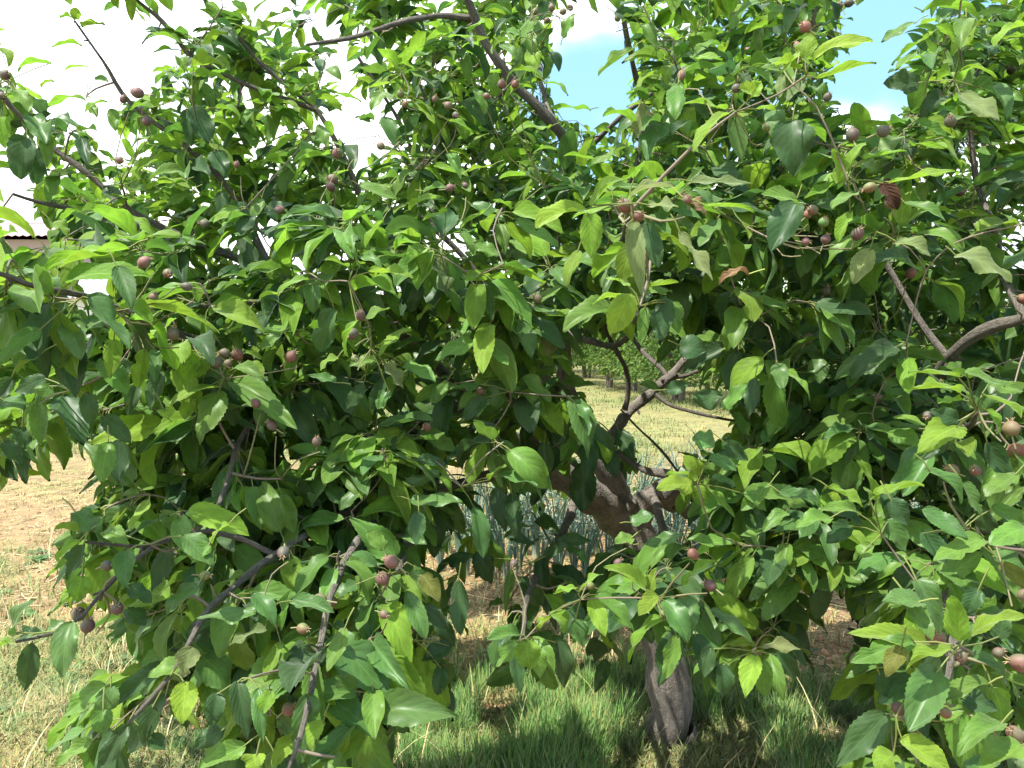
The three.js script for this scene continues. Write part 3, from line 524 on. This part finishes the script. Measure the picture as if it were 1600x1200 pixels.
spur(822, 997, 1.15, 'M812,993>759,998*1.2 M812,1004>774,1042*1.1 B822,1000>827,1045*1.4 M831,995>866,1052*1.1 D870,1000>882,1078*1 D805,1018>813,1082 L845,985>865,960 M835,1010>845,1060');
spur(1025, 935, 1.15, 'B1010,922>939,886*1 B1016,925>1026,884*1.2 B1028,930>996,962*1.1 G1036,936>1076,1008*1.2 L1037,970>979,1038*1 D1058,983>1030,1074*1.1 M1060,990>1040,1060 G985,818>1021,808*1.3 G1010,852>1068,838*1 L1065,916>1116,878*1.1 G1075,930>1071,1008*1.2 M990,840>960,850');
// bottom right
spur(1178, 1018, 1.15, 'G1108,952>1173,1007*.9 B1180,1012>1138,1008*.9 P1190,1010>1254,1016*.8 B1180,1022>1165,1092*1.15 M1200,1020>1226,1099*.8 D1130,1035>1130,1092*1.2 D1085,990>1122,1072*.9 D1210,1020>1250,1060*1.2 M1190,1030>1195,1090 D1110,1010>1100,1060');
spur(1310, 880, 1.3, 'G1364,882>1271,919*1 D1292,888>1274,972*.9 M1230,850>1215,920 G1250,850>1240,900 D1200,880>1180,940*1.2 M1120,880>1150,900 D1180,860>1170,920 D1330,900>1350,950 D1150,860>1120,905 G1290,840>1250,820 D1390,880>1420,930');
spur(1377, 834, 1.1, 'G1385,812>1416,862*1.5 M1345,870>1365,850 L1357,780>1339,714*1.3 L1365,775>1443,760*1.2 M1340,800>1273,796*.9 L1293,763>1347,790*1 G1215,770>1287,792*1.1 D1330,820>1290,850 L1358,788>1348,760 M1300,810>1240,830 M1230,800>1190,830');
spur(1500, 1010, 0.85, 'G1430,905>1472,992*1.1 L1497,1003>1483,934*1.1 G1440,942>1377,938*1.2 B1448,1009>1326,985*.75 M1430,1003>1327,1032*.9 L1490,1015>1417,1049*.9 G1515,1022>1577,1077*1.1 L1518,995>1606,960*1.1 G1465,1048>1419,1140*1.1 M1546,1070>1461,1097*.8 L1548,1073>1570,1134*1 M1420,940>1455,1000 Y1410,1010>1385,1060*.8 D1560,1000>1570,950 D1530,920>1510,960');
spur(1500, 830, 0.95, 'M1535,842>1457,873*.9 G1548,865>1610,902*1.2 G1440,795>1512,842*1 G1450,735>1501,791*1.2 G1500,755>1536,812*1.1 M1610,830>1545,850 Y1560,880>1620,930*.8 D1440,830>1480,880*1.1 D1520,800>1560,830 M1550,790>1600,830 M1590,740>1540,780 D1390,780>1420,820');
spur(1400, 1120, 0.85, 'D1388,1112>1305,1200*.95 B1405,1158>1488,1204*1.1 M1600,1165>1530,1204*1.1 M1567,1130>1494,1188*.9 M1470,1130>1520,1110 D1430,1060>1370,1100*1.2 L1400,1180>1370,1206*1.1 D1370,1050>1400,1090 D1500,1090>1560,1110 G1560,1190>1500,1220 D1450,1150>1440,1200');
// right middle
spur(1527, 640, 1.0, 'L1500,590>1420,580*.9 L1500,615>1424,603*.9 L1533,616>1595,656*1 B1502,665>1429,713*1.1 M1505,582>1572,602*1 L1505,625>1465,632*1 M1540,600>1600,610 L1515,640>1495,600 D1500,660>1450,640 L1540,640>1560,680*.7 D1480,680>1440,720 D1540,690>1580,760*1.1');
spur(1090, 755, 1.25, 'B1090,748>1067,711*1.3 B1085,756>1024,766*1.1 L1090,758>1098,792*1.3 L1105,765>1151,807*1 G1107,715>1151,737*1 M1205,755>1157,797*1 D1130,690>1170,720 G1110,750>1150,760 L1080,745>1040,740*.8 M1160,770>1200,800 D1060,540>1106,548*1.6 D1110,606>1110,642*1.9 D1040,610>1075,600 G1085,680>1115,700*1.4 M1130,640>1170,600 D1180,590>1170,650');
spur(1240, 580, 1.5, 'D1175,530>1205,500*1.3 G1280,560>1280,600*1.3 M1300,590>1260,600 L1270,510>1230,480 G1320,500>1290,540 D1330,600>1290,620 D1370,520>1400,560*1.2 M1330,560>1370,540 D1390,560>1350,610 M1175,580>1160,625 M1230,640>1200,690 D1290,690>1270,740*1.1 D1400,670>1440,700 M1380,590>1420,650 D1240,530>1225,590*1.2');
// right top
spur(1260, 118, 1.1, 'B1270,92>1366,64*.9 L1275,125>1368,101*.9 L1250,110>1204,102*1 P1257,127>1229,160*.9 B1258,92>1263,52*1.1 L1250,80>1222,115*1');
spur(1150, 175, 1.15, 'L1138,172>1064,167*.85 L1140,178>1081,234*.9 G1145,182>1160,250*1.2 B1172,150>1152,138 B1175,152>1190,128 L1180,172>1215,175 D1238,188>1240,278*1.5 P1222,118>1218,152*.6 M1060,130>1055,190*.8');
spur(1325, 282, 1.1, 'L1308,287>1299,233*1.3 L1327,270>1353,220*1.1 L1347,250>1417,236*.9 L1387,287>1492,269*.75 M1410,317>1478,350*.9 D1245,313>1204,392*1.2 P1397,378>1456,402*1 P1360,388>1334,446*1.1 R1378,285>1400,325*1.2 M1340,300>1300,330 L1330,330>1310,380 P1490,400>1585,440*.9 M1245,320>1190,300');
spur(1490, 125, 1.25, 'M1432,36>1376,63*1 L1440,20>1540,30*.9 L1540,35>1485,85*1 L1603,40>1552,76*1 P1497,145>1562,192*1.1 D1436,130>1383,128*1.3 D1476,150>1434,187*1.4 L1500,110>1560,120*.9 L1500,70>1460,40 M1430,80>1400,110 L1560,60>1600,55 M1560,150>1600,160 L1450,60>1395,100 L1570,10>1530,-10 M1510,30>1500,80 M1430,190>1480,215');
spur(985, 318, 1.0, 'B917,327>835,362*1.0 L919,334>925,402*1.3 L923,325>985,280*1.0 P987,308>1056,288*1.1 P1010,322>1062,326*1.2 P990,345>1004,470*.55 P1060,362>1112,442*.75 D1010,345>1030,420*.9 L905,390>887,452*.8 P1080,286>1173,284*.75 L1097,322>1177,335*.8 W1062,308>1100,335*.9 W1170,432>1120,442*.6 L990,280>1010,255*1');
spur(1000, 478, 1.1, 'B986,458>952,525*1.2 L985,448>946,436*1 L980,470>922,478*.9 D1042,465>1030,532*1.3 M1010,480>1000,540*.7 L1010,450>1060,440*.9 M1050,470>1060,520');
spur(1000, 160, 1.5, 'M990,77>936,118*1 L923,173>862,170*1 L1033,117>988,151*.9 P1010,165>993,212*1.2 G1032,180>1012,256*1.1 M1050,150>1052,205 M980,230>922,255*1 L990,195>940,180 M1000,40>1030,80 D960,20>1010,35 L1020,10>1060,0 M830,30>815,70 M815,60>790,45 M880,60>900,20 L850,130>890,150');
spur(850, 290, 1.6, 'L860,200>800,215 L930,250>880,245*.9 L870,235>830,240 M860,270>900,300 M830,260>840,300 L800,330>770,310 L770,260>720,275 M780,350>790,400*1.1 L640,250>600,240 L700,190>740,205 M740,140>760,180 L610,130>570,140 M600,140>580,175 L610,290>580,320*1.2 M660,300>700,295 L650,110>620,100 M560,290>620,310 G735,320>790,345 M700,240>720,280 L800,110>850,125 M780,70>810,100 L700,60>740,55 L590,60>560,30');

// ---------- unripe apples ----------
const appleGeo = new THREE.LatheGeometry([[0.02, -0.96], [0.35, -0.97], [0.72, -0.72], [0.95, -0.25], [0.98, 0.1], [0.86, 0.52], [0.6, 0.86], [0.36, 1.0], [0.26, 1.06], [0.05, 1.0]].map(([x, y]) => new THREE.Vector2(x, y)), 20);
{
  const p = appleGeo.attributes.position, c = [];
  for (let i = 0; i < p.count; i++) { const y = p.getY(i), m = 0.9 + 0.5 * fbm(p.getX(i) * 1.6, y * 1.6, p.getZ(i) * 1.6, 3); const q = sstep(-0.6, 0.7, p.getX(i) + 0.5 * fbm(y * 2, p.getZ(i) * 2, 4, 3)); c.push(m * lerp(0.85, 1.12, q), m * lerp(1.3, 0.9, q), m * lerp(0.95, 0.95, q)); }
  appleGeo.setAttribute('color', new THREE.Float32BufferAttribute(c, 3));
}
const stalkGeo = (() => { const b = new MB(); b.tube(smooth([V(0, -0.9, 0), V(0.1, -1.6, 0.05), V(0.35, -2.6, 0.1)], 6), () => 0.13, 6, [0.2, 0.19, 0.09]); return b.build(); })();
const calyxGeo = (() => {
  const b = new MB();
  for (let k = 0; k < 5; k++) { const a = k / 5 * 6.28; b.tube([V(Math.cos(a) * 0.2, 1.0, Math.sin(a) * 0.2), V(Math.cos(a) * 0.3, 1.25, Math.sin(a) * 0.3), V(Math.cos(a + 0.2) * 0.55, 1.5, Math.sin(a + 0.2) * 0.55)], (t) => 0.13 * (1 - 0.75 * t), 4, [0.3, 0.22, 0.13]); }
  return b.build();
})();
const skins = [[0.125, 0.07, 0.062], [0.155, 0.085, 0.065], [0.1, 0.062, 0.058], [0.17, 0.125, 0.06], [0.18, 0.088, 0.058], [0.11, 0.14, 0.05]].map((c) => new THREE.MeshPhysicalMaterial({ color: new THREE.Color().setRGB(...c), vertexColors: true, roughness: 0.65, clearcoat: 0.06, clearcoatRoughness: 0.5, sheen: 0.15, sheenColor: new THREE.Color(0.8, 0.75, 0.7), sheenRoughness: 0.6 }));
const appleSpots = [];
function apples(d, spec) {                                         // distance, then picture place and radius of each
  for (const s of spec.split(' ')) {
    const [x, y, r, k] = s.split(/[,@]/).map(Number), p = at(x, y, d + rs(0.03)), R = Math.min(0.0125, Math.max(0.0075, r / F * d));
    const o = mesh('apple', appleGeo, skins[k >= 0 ? k : Math.floor(rnd() * 3)], tree), ax = V(rs(0.8), rr(-0.3, 1), rr(-0.2, 0.9)).normalize();
    o.position.copy(p).sub(ROOT); o.scale.set(R * rr(0.78, 0.92), R * rr(0.78, 0.98), R * rr(0.78, 0.92)); o.quaternion.setFromUnitVectors(V(0, 1, 0), ax); o.rotateY(rnd() * 6);
    mesh('stalk', stalkGeo, M.twig, o); mesh('calyx', calyxGeo, M.twig, o);
    appleSpots.push(p);
  }
}
apples(1.5, '8,117,9@2 2,150,8 215,145,10 229,190,8 193,155,7 187,250,7 210,353,9@2 300,347,8 320,350,8 437,328,8 370,257,6@1');
apples(1.5, '527,240,9@1 520,280,9 517,292,8 595,228,8 703,294,8 727,290,6 700,165,7 784,132,8 805,132,7 760,150,6 626,147,7@5 633,163,6 680,155,6 712,180,5');
apples(1.6, '836,18,6 862,12,6 880,18,6 891,12,6 855,32,6 965,28,7@5 1055,125,9@1 1065,110,7@1 700,500,7 830,370,6');
apples(1.1, '225,410,11 292,448,8 262,427,7 230,485,9@1 270,522,11 240,465,8@1');
apples(1.25, '338,566,11@2 351,552,10 371,554,11@1 356,568,8 455,557,11@1 563,493,10@2 551,522,11@2 555,560,8@5 425,665,9@2 400,630,9 495,690,9');
apples(1.45, '840,467,8@1 805,450,7@3 725,530,7@3 780,570,8@1 667,667,8@1 750,610,9');
apples(1.05, '123,960,13@2 137,978,13@2 183,951,11@2 167,884,10@2 443,863,12@2 500,937,13@1 473,982,11@3 453,1107,15@1 320,899,7@3 305,845,8 600,960,9');
apples(1.2, '612,878,12@1 598,904,13@1 630,960,10@2 640,985,10@2 520,940,9 803,880,8@2');
apples(1.25, '982,843,9@4 1037,958,7@3 1083,866,10@4 1110,915,12@2 965,880,8@2 922,915,8@3');
apples(0.88, '1462,996,17@4 1502,1026,11@1 1595,1036,17@1 1404,1107,13@2 1478,1114,9@4 1586,1147,15@1 1560,1020,10 1600,930,12@1');
apples(1.05, '1580,670,17@4 1588,704,18@4 1524,735,11@1 1488,735,12@1 1450,650,9@2');
apples(1.5, '1262,530,10@4 1180,467,11@2 1175,495,9 1372,622,9@1 1330,680,11@2 1320,418,9@2 1424,427,12@1 1598,467,14@4 1249,796,9@2 1290,455,8 1190,810,9@2');
apples(1.2, '1258,42,10@4 1246,72,7@1 1065,118,9@1 1332,211,13@2 1359,293,10@3 1392,317,11@4 1485,190,11@2 1270,328,9@1 1262,335,8@4 1287,347,9@5 1340,366,11@2 1290,374,9 1312,360,9 1259,378,6 1380,205,11@2 1293,152,8@2 1197,200,8@5 1150,138,8@2');
apples(1.9, '1523,350,8@2 1547,354,8@2 1420,185,8 1450,100,7 1326,5,8@2 1310,10,8 1580,110,8 1170,80,7 1500,300,8@2');
apples(1.02, '977,322,15@1 997,338,10@1 1075,312,8@1');

// ---------- twigs and the mass of the foliage ----------
// openings where the photograph looks through the tree; leaves of the mass keep out of the sight lines through them
const gaps = [
  [0.97, [0, 735, 45, 740, 60, 700, 110, 705, 145, 668, 165, 690, 158, 790, 90, 815, 85, 900, 100, 945, 200, 990, 245, 1010, 230, 1040, 165, 1055, 95, 1110, 85, 1200, -60, 1200, -60, 735]],
  [0.87, [880, 560, 905, 525, 965, 520, 1000, 515, 1050, 530, 1100, 560, 1145, 600, 1140, 690, 1095, 695, 1062, 730, 1000, 735, 985, 700, 920, 640]],
  [0.5, [640, 790, 700, 770, 860, 745, 960, 830, 940, 870, 800, 900, 640, 900]],
  [0.97, [480, 1210, 600, 1165, 620, 1115, 690, 1095, 722, 1000, 752, 1000, 775, 1050, 880, 1085, 985, 1045, 1015, 1100, 1085, 1085, 1110, 1070, 1235, 1020, 1300, 1010, 1330, 1060, 1385, 1100, 1290, 1210]],
  [0.9, [1255, 900, 1325, 900, 1325, 1060, 1250, 1060]],
  [0.9, [720, 900, 800, 930, 800, 1000, 720, 1000]],
  [0.85, [200, 1090, 330, 1085, 330, 1200, 200, 1200]],
  [0.99, [850, 20, 900, -20, 975, -20, 990, 110, 985, 190, 930, 200, 870, 180, 855, 120, 875, 60]],
  [0.99, [1300, -20, 1470, -20, 1440, 45, 1400, 110, 1445, 155, 1400, 185, 1320, 185, 1285, 130, 1330, 60]],
  [0.97, [-20, -20, 165, -20, 215, 40, 260, 95, 205, 150, 170, 200, 130, 190, 75, 175, -20, 60]],
  [0.93, [250, -20, 330, 0, 325, 45, 290, 50]], [0.9, [380, -20, 450, -20, 440, 60, 400, 35]],
  [0.85, [-20, 175, 45, 205, 60, 320, 40, 350, -20, 360]], [0.7, [150, 205, 200, 190, 195, 260, 160, 280]],
  [0.8, [530, 150, 600, 130, 610, 235, 560, 270, 530, 240]], [0.98, [15, 335, 85, 335, 95, 390, 15, 395]],
  [0.75, [340, 350, 420, 335, 430, 400, 360, 410]], [0.95, [90, 410, 175, 410, 175, 468, 95, 468]], [0.9, [50, 465, 85, 465, 85, 492, 50, 492]],
  [0.7, [640, 0, 700, -20, 720, 20, 640, 25]], [0.7, [520, 60, 560, 40, 560, 120, 520, 120]],
];
// limbs that show: nothing of the mass hangs between them and the viewer (share, nearer than, outline)
const bare = [
  [0.95, 2.75, [845, 715, 905, 735, 965, 690, 1000, 715, 1065, 720, 1065, 800, 1020, 850, 960, 845, 900, 805, 850, 765]],
  [0.97, 3.0, [975, 650, 1020, 590, 1060, 560, 1095, 570, 1150, 640, 1140, 670, 1050, 645, 1000, 665]],
  [0.97, 1.62, [1430, 580, 1490, 495, 1620, 450, 1620, 540, 1540, 575, 1480, 625]], [0.95, 1.8, [1345, 380, 1400, 380, 1515, 545, 1460, 585]],
  [0.9, 1.9, [520, 605, 705, 615, 705, 645, 520, 635]], [0.9, 2.25, [725, -10, 765, -10, 890, 215, 865, 235, 790, 150]],
  [0.97, 1.4, [515, 900, 575, 805, 600, 815, 545, 905]], [0.97, 2.8, [1010, 1035, 1070, 1035, 1095, 1170, 1025, 1170]],
  [0.9, 1.9, [600, 20, 735, 15, 735, 40, 610, 50]], [0.85, 2.0, [1505, 190, 1525, 190, 1570, 370, 1545, 370]], [0.85, 1.7, [100, 230, 220, 320, 215, 345, 90, 250]],
];
// sun flecks: the ways by which the sun reaches the wood and the grass within the crown (place, clear radius)
const flecks = [[at(1024, 610, 2.92), 0.14], [at(1050, 588, 2.93), 0.14], [at(995, 632, 2.9), 0.08], [at(1080, 645, 2.86), 0.06], [at(1010, 760, 2.65), 0.05], [at(925, 785, 2.6), 0.06], [at(880, 745, 2.5), 0.05], [at(1075, 1140, 2.8), 0.06], [at(1590, 498, 1.56), 0.09], [at(1535, 518, 1.62), 0.09], [at(1485, 555, 1.7), 0.08], [at(1440, 500, 1.74), 0.08], [at(1395, 425, 1.78), 0.07], [at(620, 625, 1.95), 0.06], [at(560, 850, 1.3), 0.06],
  ...[[900, 1090, 0.14], [790, 1080, 0.1], [680, 1120, 0.12], [700, 1170, 0.14], [985, 1150, 0.12], [850, 1150, 0.08], [1120, 1120, 0.1], [1190, 1060, 0.1], [740, 980, 0.12], [600, 1150, 0.14], [1010, 1180, 0.1], [1290, 960, 0.1], [1250, 1130, 0.1], [930, 1020, 0.1], [690, 900, 0.2], [820, 960, 0.1]].map(([x, y, r]) => [onGround(x, y), r * 1.35])];
const offRay = new THREE.Vector3(), inFleck = (p) => { for (const [q, r] of flecks) { offRay.subVectors(p, q); const t = offRay.dot(SUN); if (t > 0.04 && offRay.addScaledVector(SUN, -t).lengthSq() < r * r) return true; } return false; };
const inside = (p, x, y) => { let c = false; for (let i = 0, j = p.length - 2; i < p.length; j = i, i += 2) if ((p[i + 1] > y) !== (p[j + 1] > y) && x < (p[j] - p[i]) * (y - p[i + 1]) / (p[j + 1] - p[i + 1]) + p[i]) c = !c; return c; };
function keep(p, air, least = 1.25) {
  const [x, y, d] = seenAt(p);
  if (d < 0.2) return p.distanceTo(camera.position) > 0.75;
  if (p.distanceTo(camera.position) < 0.8) return false;
  if (inFleck(p)) return false;
  const framed = x > -40 && x < 1640 && y > -40 && y < 1240;
  if (framed) {
    if (d < least) return false;
    if (d < least + 0.4 && y < 320 && x < 900) return false;
    if (d < least + 0.05 && (x > 560 && x < 1200)) return false;
    for (const [k, g] of gaps) if (inside(g, x, y) && rnd() < k) return false;
    for (const [k, dd, g] of bare) if (d < dd && inside(g, x, y) && rnd() < k) return false;
    if (air && y < 250 && d > 1.6 && rnd() < 0.15) return false;
  }
  return true;
}
const inGap = (p) => { const [x, y, d] = seenAt(p); return d > 0.2 && gaps.some(([k, g]) => k > 0.86 && inside(g, x, y)); };
const HUB = V(0.5, 1.35, -2.6), twigs = new MB(ROOT), mass = [];
const sites = [];
for (const c of clusters) sites.push([c, 0, true]);
for (const p of appleSpots) sites.push([p.clone().add(V(0, -0.02, -0.02)), 1, true]);
for (const p of ends) { const q = p.clone().addScaledVector(rdir(), 0.05); if (q.distanceTo(camera.position) > 0.85) sites.push([q, 2, true]); }
// short leafy spurs along the thinner wood
for (const [q, r] of nodes.slice()) if (r < 0.014 && rnd() < 0.3) { const p = q.clone().addScaledVector(rdir(), rr(0.03, 0.07)); if (p.distanceTo(camera.position) > 0.92 && keep(p, false, 0.93)) sites.push([p, 3, true]); }
// the outer boughs that droop towards the viewer on both sides
for (const [n, x0, x1, y0, y1, d0, d1] of [[190, 130, 640, 640, 1150, 1.28, 1.9], [140, 1150, 1660, 560, 1200, 1.28, 1.9], [90, -60, 700, 330, 680, 1.38, 1.9], [50, 1100, 1660, 200, 600, 1.4, 1.9], [90, 40, 900, 20, 330, 1.75, 2.6]])
  for (let k = 0, g = 0; k < n && g < 6000; g++) { const p = at(rr(x0, x1), rr(y0, y1), rr(d0, d1)); if (p.y < 0.3 || !keep(p, true)) continue; sites.push([p, 2, true]); k++; }
for (let k = 0, g = 0; k < 3300 && g < 90000; g++) {
  const u = rdir().multiplyScalar(Math.pow(rnd(), 0.42)), p = V(0.45 + u.x * 2.55, 1.72 + u.y * 1.6, -2.5 + u.z * 1.8);
  if (p.y < 0.42 || (p.y < 0.95 && Math.hypot(p.x - 0.5, p.z + 2.7) < 0.9)) continue;
  const [x, y, d] = seenAt(p), framed = d > 0.3 && x > -80 && x < 1680 && y > -80 && y < 1280;
  if (!framed && rnd() < 0.79) continue;
  if (p.y > 2.1 && !framed && rnd() < 0.35) continue;
  if (framed && y > 900 && d > 2.1) continue;
  if (!keep(p, true)) continue;
  sites.push([p, 2, framed]); k++;
}
{
  const near = (p) => { let best = null, bd = 1e9; for (const q of nodes) { const d = p.distanceToSquared(q[0]) * (1 + 0.6 * (q[1] > 0.03)); if (d < bd) { bd = d; best = q; } } return [best, Math.sqrt(bd)]; };
  for (const s of sites) s[3] = near(s[0])[1];
  sites.sort((a, b) => a[3] - b[3]);
  const queue = [...sites, ...sites], done = new Set();
  for (const [pass, site] of queue.map((s, i) => [i < sites.length ? 0 : 1, s])) {
    if (done.has(site)) continue;
    const [p, type, framed] = site, [q] = near(p), a = q[0], len = a.distanceTo(p);
    if (type > 1 && len > (pass ? 0.5 : 0.36)) continue;
    done.add(site);
    if (type > 1 && (inGap(a.clone().lerp(p, 0.5)) || inGap(a.clone().lerp(p, 0.2)))) continue;
    if (type < 2 && len > 0.45) console.log('far spur', type, seenAt(p).map((v) => +v.toFixed(2)).join(), len.toFixed(2));
    let pts = [a, p], grow = () => {};
    if (len > 0.012) {
      const side = rdir().multiplyScalar(len * 0.14), mid = a.clone().lerp(p, 0.5).add(side); mid.y += len * rs(0.12);
      const n = Math.max(4, Math.round(len / 0.06)); pts = smooth([a, mid, p], n);
      const r0 = Math.min(q[1] * 0.7, 0.0022 + 0.007 * len), r1 = type === 1 ? 0.0011 : 0.0016;
      grow = () => { twigs.tube(pts, (t) => lerp(r0, r1, t), framed ? 6 : 4, type === 1 ? [0.15, 0.14, 0.07] : [0.15, 0.118, 0.088]); if (type !== 1) for (let i = 1; i < pts.length; i++) nodes.push([pts[i], lerp(r0, r1, i / n)]); };
    }
    if (type < 2) { grow(); continue; }
    const had = mass.length;
    const ax = p.clone().sub(pts[pts.length - 2]).normalize(), out = p.clone().sub(HUB).normalize(), m = type === 3 ? Math.floor(rr(4, 7)) : Math.floor(rr(6, 12)), shoot = rnd() < 0.35;
    const sunny = sstep(0.1, 0.9, out.dot(SUN) * 0.6 + p.distanceTo(HUB) / 2.4 - 0.3);  // sunward and outer leaves turn L more often: sunlight put into their colour
    const s1 = rdir(); perp(s1, ax); const s2 = ax.clone().cross(s1);
    for (let k = 0; k < m; k++) {
      const along = shoot ? k / m : rnd() * 0.25, back = pts.length - 1 - along * Math.min(pts.length - 1, 4), i0 = Math.floor(back), B0 = pts[i0].clone().lerp(pts[Math.min(i0 + 1, pts.length - 1)], back - i0);
      const g = k * 2.4 + rs(0.4), rad = s1.clone().multiplyScalar(Math.cos(g)).addScaledVector(s2, Math.sin(g));
      const d = rad.multiplyScalar(0.9).addScaledVector(ax, 0.45).addScaledVector(out, 0.25); d.y = d.y * 0.55 - (p.y > 1.65 ? rr(-0.2, 0.3) : rr(-0.1, 0.6)); d.normalize();
      const B = B0.clone().addScaledVector(d, rr(0.012, 0.03));
      const n = perp(V(0, 1, 0).addScaledVector(out, 0.35).addScaledVector(rdir(), 0.42), d), L = rr(0.058, 0.108) * (framed && seenAt(p)[2] < 2 && p.y < 1.75 ? 1.14 : 1) * (shoot && along < 0.2 ? 0.7 : 1);
      const midp = B.clone().addScaledVector(d, L / 2); if (!keep(midp, false, type === 3 ? 0.93 : 1.25)) continue;
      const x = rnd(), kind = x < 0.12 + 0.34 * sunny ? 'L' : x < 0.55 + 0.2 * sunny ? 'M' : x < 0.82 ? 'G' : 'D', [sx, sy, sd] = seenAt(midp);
      mass.push({ B, B0, d, n, L, W: L * rr(0.40, 0.53), kind, px: framed && sx > 0 && sx < 1600 && sy > 0 && sy < 1200 && sd > 0 ? L / sd * F : 0, framed });
    }
    if (mass.length - had < 3) mass.length = had; else grow();
  }
}
tag(mesh('twigs', twigs.build(), M.twig, tree), null, null, null, 'stuff');
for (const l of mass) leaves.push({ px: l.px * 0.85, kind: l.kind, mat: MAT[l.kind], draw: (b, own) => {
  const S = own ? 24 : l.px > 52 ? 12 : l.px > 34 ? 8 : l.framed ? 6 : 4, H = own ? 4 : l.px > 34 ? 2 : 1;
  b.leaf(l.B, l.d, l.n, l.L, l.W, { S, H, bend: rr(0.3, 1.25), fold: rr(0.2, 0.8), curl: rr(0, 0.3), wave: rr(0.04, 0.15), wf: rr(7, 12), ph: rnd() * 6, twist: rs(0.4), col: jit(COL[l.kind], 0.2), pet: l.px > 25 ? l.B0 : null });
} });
leaves.sort((a, b) => b.px - a.px);
{ // the 300 leaves that show largest are parts of their own, the thousands behind them one mass
  const kinds = [M.leaf, M.gloss, M.translucent], mats = kinds.map(() => new MB(ROOT));
  leaves.forEach((l, i) => {
    const own = i < 300, b = own ? new MB(ROOT) : mats[kinds.indexOf(l.mat)];
    l.draw(b, own);
    if (!own) return;
    const o = mesh('leaf', b.build(), l.mat, tree);
    if (l.kind === 'R') treeLabel(o, 'curled dark red dead leaf'); if (l.kind === 'W') treeLabel(o, 'withered brown leaf'); if (l.kind === 'Y') treeLabel(o, 'yellowing olive leaf');
  });
  tag(mesh('foliage', mergeGeometries(mats.map((b) => b.build()), true), kinds, tree), null, null, null, 'stuff');
}
console.log('hand leaves', nLeaf, 'mass', mass.length, 'nodes', nodes.length);
camera.updateMatrixWorld();
renderer.render(scene, camera);
